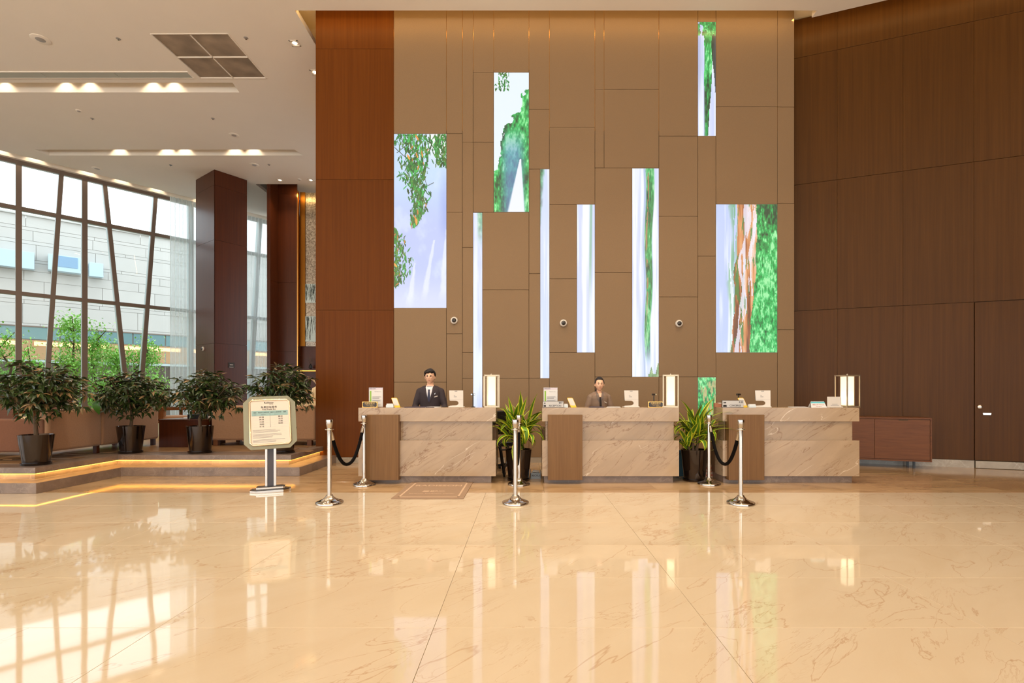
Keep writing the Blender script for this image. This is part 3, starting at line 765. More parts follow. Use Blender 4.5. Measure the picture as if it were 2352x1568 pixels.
young_tree(262, 790, 20.0, 130, 4, 'bushy young tree outside between the second and third leaning mullion', 2900)
young_tree(322, 765, 20.4, 120, 5, 'bushy young tree outside beside the sheer curtain', 2600)
young_tree(-60, 760, 17.0, 120, 7, 'young tree outside beyond the left edge', 1400)

# ================================================================ PICTURE SCREENS (backlit prints)
def vnoise(x, y, sx, sy, seed, oct=4):
    # fractal value noise on arrays
    out = np.zeros_like(x); amp = 1.0; tot = 0.0
    rg = np.random.RandomState(seed)
    tb = rg.rand(64, 64)
    for o in range(oct):
        u = x * sx * 2 ** o + 7.3 * o; v = y * sy * 2 ** o + 3.1 * o
        iu = np.floor(u).astype(int); iv = np.floor(v).astype(int); fu = u - iu; fv = v - iv
        fu = fu * fu * (3 - 2 * fu); fv = fv * fv * (3 - 2 * fv)
        g00 = tb[iu % 64, iv % 64]; g10 = tb[(iu + 1) % 64, iv % 64]; g01 = tb[iu % 64, (iv + 1) % 64]; g11 = tb[(iu + 1) % 64, (iv + 1) % 64]
        out += amp * ((g00 * (1 - fu) + g10 * fu) * (1 - fv) + (g01 * (1 - fu) + g11 * fu) * fv); tot += amp; amp *= .55
    return out / tot
def sm(a, b, x): t = np.clip((x - a) / (b - a), 0, 1); return t * t * (3 - 2 * t)
def mixc(img, mask, col):
    col = np.array(col, float)
    if col.ndim == 1: col = col[None, None, :]
    img[:] = img * (1 - mask[..., None]) + col * mask[..., None]
def leafs(img, n, seed, reg, cols, cell, lmin=8, lmax=17, down=True):
    # stamps small drooping leaves; reg(rng) gives x,y in px or None
    rg = random.Random(seed); H, W, _ = img.shape
    for _ in range(n):
        p = reg(rg)
        if p is None: continue
        cx_, cy_ = p[0] / cell, p[1] / cell
        l = rg.uniform(lmin, lmax) / cell / 2; wd = max(.7, l * rg.uniform(.17, .30)); a = PI / 2 + rg.gauss(0, .38) if down else rg.uniform(0, PI)
        c = np.array(rg.choice(cols), float) * rg.uniform(.75, 1.15)
        R = int(l + 2); x0, x1 = max(0, int(cx_ - R)), min(W, int(cx_ + R + 1)); y0, y1 = max(0, int(cy_ - R)), min(H, int(cy_ + R + 1))
        if x1 <= x0 or y1 <= y0: continue
        yy, xx = np.mgrid[y0:y1, x0:x1]; dx, dy = xx - cx_, yy - cy_
        u = dx * math.cos(a) + dy * math.sin(a); v = -dx * math.sin(a) + dy * math.cos(a)
        mk = (np.abs(v) < wd * (1 - (u / l) ** 2)) & (np.abs(u) < l)
        img[y0:y1, x0:x1][mk] = c
GREENS = [(24, 146, 54), (14, 112, 42), (56, 172, 78), (20, 88, 36), (80, 132, 44)]
SM = bpy.data.materials.new('backlit_print'); SM.use_nodes = True
n_ = SM.node_tree.nodes; l_ = SM.node_tree.links; bs = n_['Principled BSDF']
at = n_.new('ShaderNodeAttribute'); at.attribute_name = 'print'
bs.inputs['Base Color'].default_value = (.05, .05, .05, 1); bs.inputs['Roughness'].default_value = .25
l_.new(at.outputs['Color'], bs.inputs['Emission Color']); bs.inputs['Emission Strength'].default_value = .86
def screen(name, x0, x1, y0, y1, painter, lab, cell=1.15):
    t = empty('picture_screen', (X_((x0 + x1) / 2, FW), FW, Z_(y1, FW)), label=lab, cat='screen', group='backlit waterfall pictures set in the feature wall')
    W = max(8, int(round((x1 - x0) / cell))); H = int(round((y1 - y0) / cell))
    cw = (x1 - x0) / W
    yy, xx = np.mgrid[0:H, 0:W]; px = (xx + .5) * cw; py = (yy + .5) * (y1 - y0) / H
    img = np.zeros((H, W, 3)); painter(img, px, py, px / (x1 - x0), py / (y1 - y0), cw, x0, y0)
    img = np.clip(img, 0, 255) / 255
    limg = np.where(img <= .04045, img / 12.92, ((img + .055) / 1.055) ** 2.4)
    w_ = (x1 - x0) / F * FW - .008; h_ = (y1 - y0) / F * FW - .008
    gx = np.linspace(-w_ / 2, w_ / 2, W + 1); gz = np.linspace(h_ + .004, .004, H + 1)
    V = np.zeros((H + 1, W + 1, 3)); V[..., 0] = gx[None, :]; V[..., 2] = gz[:, None]; V[..., 1] = .004
    idx = np.arange((H + 1) * (W + 1)).reshape(H + 1, W + 1)
    Fa = np.stack([idx[:-1, :-1], idx[1:, :-1], idx[1:, 1:], idx[:-1, 1:]], -1).reshape(-1, 4)
    me = bpy.data.meshes.new('print'); nv = V.size // 3; nf = len(Fa)
    me.vertices.add(nv); me.vertices.foreach_set('co', V.reshape(-1))
    me.loops.add(nf * 4); me.loops.foreach_set('vertex_index', Fa.reshape(-1).astype(np.int32))
    me.polygons.add(nf); me.polygons.foreach_set('loop_start', np.arange(0, nf * 4, 4, dtype=np.int32)); me.polygons.foreach_set('loop_total', np.full(nf, 4, dtype=np.int32))
    me.update()
    ca = me.color_attributes.new('print', 'FLOAT_COLOR', 'CORNER')
    cc = np.ones((nf, 4, 4)); cc[..., :3] = limg.reshape(-1, 3)[:, None, :]
    ca.data.foreach_set('color', cc.reshape(-1)); me.materials.append(SM)
    inst('print', me, t)
    MB().box(-w_ / 2 - .003, w_ / 2 + .003, .006, .03, 0, h_ + .008).build('light_box', M_['grey'], t)
    return t
LAV = (206, 216, 255); WHT = (240, 246, 255); ICE = (200, 222, 250)
def streaks(img, px, py, seed, c1=LAV, c2=WHT, sx=.12):
    n = vnoise(px, py, sx, .004, seed, 5)
    img[:] = np.array(c1)[None, None]; mixc(img, sm(.35, .62, n), c2)
def foliage(px, py, seed, sc=.09, st=.6):
    n = vnoise(px, py, sc, sc * st, seed, 4); m = vnoise(px, py, sc * 3, sc * 2 * st, seed + 1, 3)
    lo = vnoise(px, py, .025, .012, seed + 7, 2)
    v = (n * .5 + m * .5) + (lo - .5) * .45; pal = np.array([(8, 60, 32), (16, 126, 58), (44, 190, 92), (160, 244, 170)], float)
    t = np.clip((v - .28) / .44, 0, .999) * 3; i = t.astype(int); f = (t - i)[..., None]
    return pal[i] * (1 - f) + pal[np.minimum(i + 1, 3)] * f
def p1(img, px, py, u, v, cell, x0, y0):
    n = vnoise(px, py, .03, .02, 3, 5)
    img[:] = np.array((196, 222, 250))[None, None]; mixc(img, sm(.2, .55, v), (186, 200, 246)); mixc(img, sm(.75, 1, v), (212, 220, 255)); mixc(img, sm(.5, .8, n) * .5, (222, 236, 255))
    mixc(img, sm(.55, .75, u) * sm(.2, .05, v), (246, 250, 255)); mixc(img, sm(.8, 1, u) * sm(.15, .4, v) * sm(.65, .5, v) * .7, (150, 170, 236))
    for (a, b_, w0, w1, vt, vb) in ((.77, .58, .01, .06, .61, .93), (1.0, .93, .01, .07, .55, .93), (.40, .30, .004, .07, .74, .97)):
        t = np.clip((v - vt) / (vb - vt), 0, 1); c = a + (b_ - a) * t; wd = w0 + (w1 - w0) * t
        mixc(img, sm(wd * 1.4, wd * .4, np.abs(u - c) + .06 * (vnoise(px, py, .1, .05, 9) - .5)) * (v > vt) * sm(vb + .05, vb - .05, v) * .6, (240, 246, 255))
    W = 120.; H = 400.
    def r1(r):
        y = r.random() ** 1.2 * 212; t = y / 212
        c = 52 + 8 * math.sin(y * .05); hw = 44 * (1 - t) ** .75 + 6
        x = r.gauss(c, hw * .5); return (x, y) if abs(x - c) < hw * 1.1 else None
    def r2(r): return (r.uniform(95, 121), r.uniform(0, 75)) if r.random() < .8 else (r.uniform(0, 60), r.uniform(0, 22))
    def r3(r):
        y = r.uniform(220, 350); hw = 28 * (1 - ((y - 290) / 72) ** 2) + 3; return (abs(r.gauss(0, .55)) * hw, y)
    # branches
    for pts in (((0, 30), (20, 48), (36, 62)), ((46, 0), (28, 26), (6, 44)), ((60, 30), (64, 70), (82, 80)), ((68, 90), (76, 120), (92, 112)), ((60, 130), (66, 160), (62, 200))):
        for (a, b_), (c, d) in zip(pts[:-1], pts[1:]):
            for k in range(60):
                t = k / 60; xi, yi = int((a + (c - a) * t) / cell), int((b_ + (d - b_) * t) / cell)
                if 0 <= xi < img.shape[1] and 0 <= yi < img.shape[0]: img[yi, xi] = (44, 60, 50)
    leafs(img, 760, 1, r1, GREENS, cell); leafs(img, 170, 2, r2, GREENS, cell); leafs(img, 230, 3, r3, GREENS, cell)
    leafs(img, 16, 4, r1, [(240, 150, 70)], cell); leafs(img, 8, 5, r3, [(240, 150, 70)], cell)
def p2(img, px, py, u, v, cell, x0, y0):
    img[:] = np.array((232, 244, 255))[None, None]
    edge = np.interp(v, [0, .10, .13, .2, .28, .30, .36, .38, .5, .6, .68, .75, 1], [1.2, 1.1, .86, .80, .76, .54, .50, .30, .24, .2, .1, -.1, -.1]) + .22 * (vnoise(px, py, .14, .06, 21) - .5)
    fo = foliage(px, py, 22); fo2 = fo * .5 + np.array((96, 150, 190)) * .5
    mixc(img, (u > edge).astype(float), fo); mk = (u > edge) * sm(.35, .6, v) * sm(.95, .2, np.abs(u - .55) * 2) * .65
    mixc(img, mk, (120, 156, 226))
    t = np.clip((v - .62) / .38, 0, 1); c = .76 - .12 * t; wd = .02 + .24 * t
    mixc(img, sm(wd * 1.1, wd * .8, np.abs(u - c)) * (v > .62), (236, 242, 255))
    leafs(img, 70, 23, lambda r: (r.uniform(10, 34), r.uniform(0, 40)), GREENS, cell, 5, 11)
    leafs(img, 8, 24, lambda r: (r.uniform(0, 6), r.uniform(22, 40)), GREENS, cell, 5, 11)
def p3(img, px, py, u, v, cell, x0, y0):
    streaks(img, px, py, 31, (196, 208, 252), (232, 240, 255), .05)
    mixc(img, sm(.3, .7, u) * sm(.2, .02, v) * .8, foliage(px, py, 32) * .5 + 90)
    mixc(img, (v > .955) * (u > .35) * 1.0 * (vnoise(px, py, .2, .2, 33) > .42), foliage(px, py, 34))
def p4(img, px, py, u, v, cell, x0, y0):
    streaks(img, px, py, 41, (206, 220, 252), (240, 246, 255), .09)
    mixc(img, sm(.6, .1, u + .6 * v * 3 + .3 * (vnoise(px, py, .2, .05, 42) - .5)), foliage(px, py, 43) * .6 + 60)
def p5(img, px, py, u, v, cell, x0, y0):
    streaks(img, px, py, 51)
    mixc(img, sm(.12, .02, np.abs(u - .80 + .1 * v)) * sm(.75, .3, v) * .75, (120, 176, 150)); mixc(img, sm(.16, .02, np.abs(u - .62)) * sm(.3, .6, v) * .35, (150, 168, 220))
def p6(img, px, py, u, v, cell, x0, y0):
    streaks(img, px, py, 61)
    c = .66 - .08 * v + .03 * np.sin(v * 14); wd = .16 - .07 * v
    mixc(img, sm(wd * 1.2, wd * .8, np.abs(u - c)) * sm(.96, .8, v), foliage(px, py, 62, .14, .25) * .8 + 26)
    mixc(img, sm(.05, .01, np.abs(u - c + wd * .5)) * sm(.9, .5, v) * (vnoise(px, py, .2, .03, 63) > .5), (176, 130, 90))
    mixc(img, sm(.06, .01, np.abs(u - c + wd + .05)) * .5, (130, 160, 200))
    pk_ = .985 - .035 * np.clip(1 - np.abs(u - .72) / .07, 0, 1) - .055 * np.clip(1 - np.abs(u - .98) / .10, 0, 1)
    mixc(img, (v > pk_) * (u > .6) * .9, foliage(px, py, 65, .3, .3) * .5 + np.array((96, 70, 50)))
def p7(img, px, py, u, v, cell, x0, y0):
    streaks(img, px, py, 71)
    mixc(img, sm(.55, .2, np.abs(u - .0) + .3 * vnoise(px, py, .1, .01, 75)) * sm(.9, .4, v) * .5, (140, 150, 200))
    c = .66 - .20 * v; wd = .34 - .22 * v
    mixc(img, (np.abs(u - c) < wd * (.9 + .3 * (vnoise(px, py, .1, .05, 72) - .5))).astype(float), foliage(px, py, 73, .12, .4))
    mixc(img, ((u > .86 - .1 * np.sin(v * 8)) & (v < .62) & (v > .1)).astype(float) * .85, (24, 34, 32))
    mixc(img, (v < .12) * (vnoise(px, py, .15, .1, 74) > .38) * 1.0, foliage(px, py, 76, .14, .6))
    mixc(img, sm(.05, .01, np.abs(u - .3 - .1 * v)) * sm(.45, .7, v) * .6, (110, 100, 120))
def p8(img, px, py, u, v, cell, x0, y0):
    streaks(img, px, py, 81, (192, 208, 248), (236, 244, 255), .09)
    e = .03 * np.sin(v * 9) + .12 * (vnoise(px, py, .05, .012, 82) - .5)
    mixc(img, sm(.09, .0, np.abs(u - .265 - e)) * .7 * (vnoise(px, py, .3, .01, 95) > .45), (96, 170, 110))
    m = (u > .32 + e - .10 * sm(.5, 1, v)).astype(float)
    n = vnoise(px, py, .12, .010, 83, 4); pal = np.array([(110, 60, 34), (190, 116, 66), (226, 160, 104), (240, 214, 200)], float)
    t = np.clip((n - .25) / .45, 0, .999) * 3; i = t.astype(int); f = (t - i)[..., None]; br = pal[i] * (1 - f) + pal[np.minimum(i + 1, 3)] * f
    mixc(img, m, br)
    n2 = vnoise(px, py, .16, .03, 84, 4); mixc(img, m * sm(.6, .7, n2) * .8, (60, 130, 60))
    cc = .50 - .12 * v + .03 * np.sin(v * 12); mixc(img, m * (np.abs(u - cc) < .045 + .02 * np.sin(v * 20)) * (vnoise(px, py, .2, .02, 87) > .36) * .85, (236, 232, 250))
    mixc(img, m * (np.abs(u - cc - .12) < .03) * (v < .62) * (vnoise(px, py, .25, .02, 89) > .4) * .85, (240, 236, 250))
    g_ = (u > .66 + .06 * (vnoise(px, py, .06, .03, 85) - .5) - .10 * sm(.4, .9, v)).astype(float)
    mixc(img, g_, foliage(px, py, 86, .13, .55))
def p9(img, px, py, u, v, cell, x0, y0):
    img[:] = foliage(px, py, 91, .16, .6); mixc(img, sm(.50, .66, vnoise(px, py, .22, .06, 92)) * sm(.0, .3, u) * .75, (236, 186, 130))
screen('s', 904.5, 1025.5, 307, 707, p1, 'widest left backlit picture with hanging leaves over blue mist')
screen('s', 1134, 1215, 166, 486.5, p2, 'backlit picture of green cliff trees under white sky, upper left')
screen('s', 1086.5, 1108, 488, 957, p3, 'narrow pale lavender backlit picture reaching down behind the left desk')
screen('s', 1240.7, 1262, 388, 868.5, p4, 'thinnest tall backlit picture of white water with green at its top')
screen('s', 1325, 1366.5, 469, 809.5, p5, 'pale waterfall backlit picture in the middle, shortest of the low ones')
screen('s', 1452, 1513.5, 386, 865.5, p6, 'tall backlit waterfall picture with one green ribbon down the middle')
screen('s', 1603, 1644.5, 50, 312, p7, 'topmost narrow backlit picture of green vine and dark rock')
screen('s', 1644.5, 1786, 468.5, 809.5, p8, 'widest right backlit picture of orange rock and green foliage')
screen('s', 1603, 1644.5, 866, 957, p9, 'small low backlit picture of green leaves behind the right planter')

# ================================================================ DESKS
DY = 7.28
def desk(x0, x1, wx0, wx1, lab):
    a, b = X_(x0, DY), X_(x1, DY)
    d = empty('reception_desk', ((a + b) / 2, DY, 0), label=lab, cat='desk', group='marble reception desks'); w_ = (b - a) / 2
    MB().box(-w_, w_, 0, .36, .876, 1.07).build('counter_slab', M_['desk'], d, bevel=.003)
    MB().box(-w_ + .05, w_ - .055, .075, .30, .605, .876).build('recessed_band', M_['desk'], d)
    MB().box(-w_, w_, -.002, .30, .10, .605).build('lower_slab', M_['desk'], d, bevel=.003)
    MB().box(-w_ + .03, w_ - .07, .06, .78, .0, .10).build('plinth', M_['stone'], d)
    MB().box(-w_ + .012, w_ - .012, .30, .80, .10, .745).build('staff_cabinet', M_['woodT'], d)
    MB().box(-w_, w_, .30, .84, .745, .775).build('work_top', M_['woodT'], d, bevel=.002)
    p0, p1_ = X_(wx0, DY - .07) - (a + b) / 2, X_(wx1, DY - .07) - (a + b) / 2
    MB().box(p0, p1_, -.07, .10, .055, .972).build('wood_panel', M_['woodT'], d, bevel=.002)
    return d
desk(823, 1139, 839.4, 915.2, 'left reception desk of beige marble, behind the grey floor mat')
desk(1245.4, 1559.8, 1258.7, 1338, 'middle reception desk of beige marble with the reception name plate')
desk(1660, 1974, 1674, 1756, 'right reception desk of beige marble with the concierge name plate')
CT = 1.07
def cx_(x, Y): return X_(x, Y)

# lamps
def lamp(x, Y, rz, lab, w=.205, h=.47):
    t = empty('table_lamp', (cx_(x, Y), Y, CT), math.radians(rz), lab, 'lamp', 'square lanterns on the desks')
    s_ = w / 2; q = .007
    fr = MB()
    for sx in (-1, 1):
        for sy in (-1, 1): fr.box(sx * s_ - q, sx * s_ + q, sy * s_ - q, sy * s_ + q, 0, h)
    for z in (.008, h - .008):
        for sx in (-1, 1):
            fr.box(sx * s_ - q, sx * s_ + q, -s_, s_, z - q, z + q); fr.box(-s_, s_, sx * s_ - q, sx * s_ + q, z - q, z + q)
    fr.build('lantern_frame', M_['champ'], t, bevel=.001)
    MB().box(-s_ * .93, s_ * .93, -s_ * .93, s_ * .93, .002, .022).build('base_plate', M_['champ'], t)
    MB().lathe([(.012, 0), (.012, .015), (.004, .02)], 12).build('finial', M_['champ'], t, loc=(0, 0, h))
    i = s_ * .56
    sh = MB()
    for k in range(4): sh.box(-i, i, -i - .002, -i + .002, .028, h - .022, M=Matrix.Rotation(k * PI / 2, 4, 'Z'))
    sh.build('shade', M_['shade'], t)
    ed = MB()
    for sx in (-1, 1):
        for sy in (-1, 1): ed.box(sx * i - .005, sx * i + .005, sy * i - .005, sy * i + .005, .022, h - .018)
    ed.build('shade_edge', M_['champ'], t)
    MB().ball((0, 0, .13), (.026, .026, .034)).build('bulb', M_['bulb'], t, True)
    return t
sh = bpy.data.materials.new('frosted_shade'); sh.use_nodes = True; n_ = sh.node_tree.nodes; n_.clear()
ou = n_.new('ShaderNodeOutputMaterial'); tr = n_.new('ShaderNodeBsdfTranslucent'); tr.inputs[0].default_value = (.95, .9, .8, 1)
em = n_.new('ShaderNodeEmission'); em.inputs[0].default_value = (*lin((255, 238, 212)), 1); em.inputs[1].default_value = .34
tp = n_.new('ShaderNodeBsdfTransparent'); m0 = n_.new('ShaderNodeMixShader'); m0.inputs[0].default_value = .10
ad = n_.new('ShaderNodeAddShader'); sh.node_tree.links.new(tr.outputs[0], m0.inputs[1]); sh.node_tree.links.new(tp.outputs[0], m0.inputs[2])
sh.node_tree.links.new(m0.outputs[0], ad.inputs[0]); sh.node_tree.links.new(em.outputs[0], ad.inputs[1]); sh.node_tree.links.new(ad.outputs[0], ou.inputs[0])
M_['shade'] = sh
lamp(1128.5, 7.45, 8, 'lit square lantern on the left desk beside the planter')
lamp(1540.5, 7.43, -16, 'lit square lantern at the right end of the middle desk')
lamp(1946, 7.50, 13, 'lit square lantern turned cornerwise on the right desk', .215)

# tall notice sheets in clear stands
green = mat('notice_green', (140, 186, 70), .5); mauve = mat('pale_mauve', (216, 206, 218), .5)
def notice(x, lab):
    Y = 7.46
    t = empty('notice_stand', (cx_(x, Y), Y, CT), label=lab, cat='notice', group='tall white notices on the desks')
    w_, h = .100, .285
    MB().box(-w_ - .004, w_ + .004, 0, .004, .004, h + .006).build('clear_holder', M_['holder'], t)
    MB().box(-w_ * .8, w_ * .8, -.03, .05, 0, .005).build('foot', M_['holder'], t)
    MB().box(-w_, w_, -.003, -.001, .008, h).build('sheet', M_['paper'], t)
    MB().box(-w_ + .012, -w_ + .035, -.0045, -.0032, .03, h - .045).build('green_band', green, t)
    MB().box(-w_, w_, -.0042, -.0032, h - .03, h - .002).build('header_band', mauve, t)
    text('住客登记须知', .016, M_['ink'], t, (-w_ + .05, -.0048, h - .016))
    text('Registration notice', .012, M_['ink'], t, (w_ * .28, -.0045, h - .058))
    for k, (z, l) in enumerate(((.155, .12), (.148, .13), (.13, .10), (.105, .13), (.097, .11), (.089, .125), (.06, .05), (.035, .12))):
        MB().box(-w_ + .05, -w_ + .05 + l, -.0042, -.0032, z, z + (.008 if k == 2 else .003)).build('text_line', M_['ink2'], t)
    return t
M_['holder'] = glassmat('clear_acrylic', (.93, .94, .95))
M_['ink2'] = mat('grey_ink', (120, 118, 122), .6)
notice(863.5, 'tall white notice with a green band at the left end of the left desk')
notice(1264.5, 'tall white notice with a green band above the reception plate')

# dark bronze registration plaques
pl_g = mat('plaque_gold', (206, 164, 92), .3, .8); pl_k = mat('plaque_black', (44, 32, 26), .3)
def plaque(x, lab, w=.215, h=.085, Y=7.36, rz=0):
    t = empty('registration_plaque', (cx_(x, Y), Y, CT), math.radians(rz), lab, 'plaque', 'gold framed registration plaques')
    W, H = w / 2, h
    MB().prism([(-W - .004, 0), (W + .004, 0), (W + .004, H), (-W - .004, H)], -.004, .012).build('gold_frame', pl_g, t, bevel=.002)
    c = .014
    o = [(-W + .008 + c, .008), (W - .008 - c, .008), (W - .008, .008 + c), (W - .008, H - .008 - c), (W - .008 - c, H - .008), (-W + .008 + c, H - .008), (-W + .008, H - .008 - c), (-W + .008, .008 + c)]
    MB().prism(o, -.007, -.004).build('dark_face', pl_k, t)
    MB().box(-W, W, .012, .05, 0, .006).build('foot', pl_g, t)
    text('住宿请登记', .029, pl_g, t, (0, -.0078, H * .70))
    text('Please Register', .017, pl_g, t, (0, -.0078, H * .43))
    text('上海市公安局', .011, pl_g, t, (.035, -.0078, H * .22))
    return t
plaque(849.5, 'gold framed dark registration plaque on the left desk')
plaque(1506, 'gold framed dark registration plaque on the middle desk beside the lantern')

# department name plates
plate = mat('brushed_plate', (188, 182, 174), .35, .35); edge = mat('plate_edge', (90, 84, 80), .4, .5)
def nameplate(x0, x1, top, txt, cn, lab, Y=7.345):
    a, b = cx_(x0, Y), cx_(x1, Y); w_ = (b - a) / 2; h = Z_(top, Y) - CT
    t = empty('name_plate', ((a + b) / 2, Y, CT), label=lab, cat='name plate')
    MB().box(-w_, w_, -.006, .010, 0, h).build('plate', edge, t, bevel=.0015)
    MB().box(-w_ + .006, w_ - .003, -.009, -.006, .004, h - .005).build('plate_face', plate, t)
    MB().box(-w_, w_, .01, .05, 0, .005).build('foot', edge, t)
    # clerk symbol
    f = MB()
    n = 2 if txt == 'CONCIERGE' else 1
    for k in range(n):
        ox = -w_ + .03 + k * .020
        f.prism([(ox + .010 * math.cos(a_), h * .68 + .010 * math.sin(a_)) for a_ in [i * PI / 8 for i in range(16)]], -.0105, -.009)
        f.prism([(ox - .017, .010), (ox + .017, .010), (ox + .017, .030), (ox + .010, .038), (ox - .010, .038), (ox - .017, .030)], -.0105, -.009)
    f.build('clerk_symbol', M_['ink'], t)
    text(txt, .036, M_['ink'], t, (.028 if n == 1 else .034, -.0096, h * .27), bold=.0005, sx=.92 if n == 1 else .80)
    text(cn, .030, M_['ink'], t, (w_ - .040, -.0096, h * .72), bold=.0005)
    return t
nameplate(1246.5, 1294.5, 921.0, 'RECEPTION', '接待', 'grey RECEPTION name plate on the middle desk')
nameplate(1658, 1707.5, 919.0, 'CONCIERGE', '礼宾', 'grey CONCIERGE name plate on the right desk')

# stacks of cards in small boxes
def cards(x, w, h, lab, Y=7.40):
    t = empty('card_box', (cx_(x, Y), Y, CT), label=lab, cat='card box', group='small card boxes on the desks')
    MB().box(-w / 2, w / 2, -.03, .03, 0, h * .62).box(-w / 2, w / 2, .02, .03, h * .6, h * .8).build('tray', M_['holder2'], t, bevel=.002)
    MB().box(-w / 2 + .006, w / 2 - .006, -.02, .018, h * .4, h).build('cards', M_['paper'], t)
    return t
M_['holder2'] = mat('pale_blue_tray', (214, 226, 232), .25)
cards(896, .105, .055, 'small white card box on the left desk beside the yellow code stand')
cards(1299.5, .062, .053, 'small white card box right of the reception plate')
cards(1727, .10, .05, 'small white card box on the right desk before the white terminal')

# yellow and white code stands
yel = mat('yellow_plastic', (246, 206, 50), .4)
def codestand(x, rz, lab, Y=7.44, fl_=1):
    t = empty('code_stand', (cx_(x, Y), Y, CT), math.radians(rz), lab, 'payment stand', 'yellow and white payment stands')
    sk = -.055 * fl_
    Mx = Matrix(((1, 0, sk / .135, 0), (0, 1, .15, 0), (0, 0, 1, 0), (0, 0, 0, 1)))
    def rr_(w_, z0, z1, r=.012):
        pts = []
        for cx2, cz, a0 in ((w_ - r, z0 + r, -90), (w_ - r, z1 - r, 0), (-w_ + r, z1 - r, 90), (-w_ + r, z0 + r, 180)):
            for k in range(5): a = math.radians(a0 + k * 22.5); pts.append((cx2 + r * math.cos(a), cz + r * math.sin(a)))
        return pts
    MB().prism(rr_(.042, .0, .138), 0, .008, M=Mx).build('backing', yel, t)
    MB().prism(rr_(.037, .028, .132), -.003, 0, M=Mx).build('white_face', M_['white'], t)
    MB().prism(rr_(.040, .002, .026, .005), -.004, 0, M=Mx).build('yellow_lip', yel, t)
    MB().box(-.035, .035, .0, .07, 0, .006).build('foot', yel, t)
    return t
codestand(913, 0, 'yellow and white payment stand on the left desk')
codestand(1318, 0, 'yellow and white payment stand on the middle desk')
codestand(1711, 0, 'yellow and white payment stand beside the concierge plate')

# white checkout terminals
def terminal(x, rz, lab, Y=7.47, fl_=1):
    t = empty('white_terminal', (cx_(x, Y), Y, CT), math.radians(rz), lab, 'terminal', 'white curved checkout terminals')
    k = F / Y
    # outline of the back, from the photo proportions (0.205 wide, 0.245 high)
    o = [(-.100, .245), (.103, .245), (.105, .02), (.112, .012), (.112, 0), (-.102, 0), (-.102, .018), (-.085, .024), (-.01, .028)]
    for i in range(0, 9):
        a = math.radians(-90 + i * 22.5); o.append((-.008 + .045 * math.cos(a) + .0, .062 + .034 * math.sin(a)))
    o += [(-.085, .097), (-.093, .105)]
    MB().prism(o, -.008, .008).build('body_shell', M_['white'], t, bevel=.003)
    MB().box(-.106, .114, -.05, .12, 0, .014).build('foot_plate', M_['white'], t, bevel=.004)
    MB().box(-.098, .1, .008, .018, .105, .24).build('display', M_['black'], t)
    MB().box(-.02, .02, -.011, -.008, .232, .238).build('camera_bar', M_['black'], t)
    MB().box(-.098, .102, -.0095, -.008, .112, .1135).build('seam', M_['grey'], t)
    MB().box(-.03, .01, -.0095, -.008, .150, .157).box(-.03, -.012, -.0095, -.008, .170, .176).build('printed_mark', M_['ink2'], t)
    return t
terminal(1047.5, 0, 'white curved terminal on the left desk, right of the man')
terminal(1449.5, 0, 'white curved terminal on the middle desk, right of the woman')
terminal(1751.5, -18, 'white curved terminal on the right desk, turned a little')

# web cameras on posts
def webcam(x, rz, lab, Y=7.50, h=.205):
    t = empty('web_camera', (cx_(x, Y), Y, CT), math.radians(rz), lab, 'camera', 'small black cameras on posts')
    MB().lathe([(.035, 0), (.035, .006), (.012, .014)], 20).build('base', M_['black'], t, True)
    MB().lathe([(.008, .01), (.008, h - .03)], 12).build('post', M_['black'], t, True)
    MB().box(-.03, .03, -.014, .014, h - .032, h - .004).build('camera_head', M_['black'], t, bevel=.005)
    for sx in (-.02, .02): MB().lathe([(.010, -.002), (.010, .003)], 14, M=Matrix.Rotation(PI / 2, 4, 'X')).build('lens', M_['chrome'], t, True, loc=(sx, -.015, h - .018))
    return t
webcam(1086.5, 0, 'black post camera on the left desk before the lavender picture')
webcam(1502, 20, 'black post camera behind the plaque on the middle desk')
webcam(1696, 20, 'black post camera behind the concierge plate')

# folders and papers
nav = mat('navy_folder', (60, 54, 76), .6)
def folder(x0, x1, lab):
    Y = 7.46; a, b = cx_(x0, Y), cx_(x1, Y)
    o = MB().prism([(a, 7.36), (b, 7.36), (b + .02, 7.62), (a + .07, 7.62)], CT, CT + .008, ax='z').build('folder', nav, None, bevel=.002); tag(o, lab, 'folder', 'navy folders')
def papers(x0, x1, lab, hgt=.009):
    Y = 7.43; a, b = cx_(x0, Y), cx_(x1, Y)
    t = empty('paper_sheets', ((a + b) / 2, Y, CT), label=lab, cat='papers', group='loose papers on the desks'); w_ = (b - a) / 2
    for k in range(3):
        MB().prism([(-w_ + .01 * k, -.07), (w_ - .02 * k, -.06), (w_ + .02, .10), (-w_ + .04, .10)], hgt / 3 * k + .0005, hgt / 3 * (k + 1), ax='z').build('sheet', M_['paper'], t)
folder(932, 1000, 'navy folder lying open before the man on the left desk')
papers(979, 1008, 'white papers on the left desk before the man')
folder(1350, 1386, 'navy folder lying before the woman on the middle desk')
papers(1391, 1424, 'white papers on the middle desk left of the terminal')
papers(1812, 1853, 'white papers lying in the middle of the right desk')
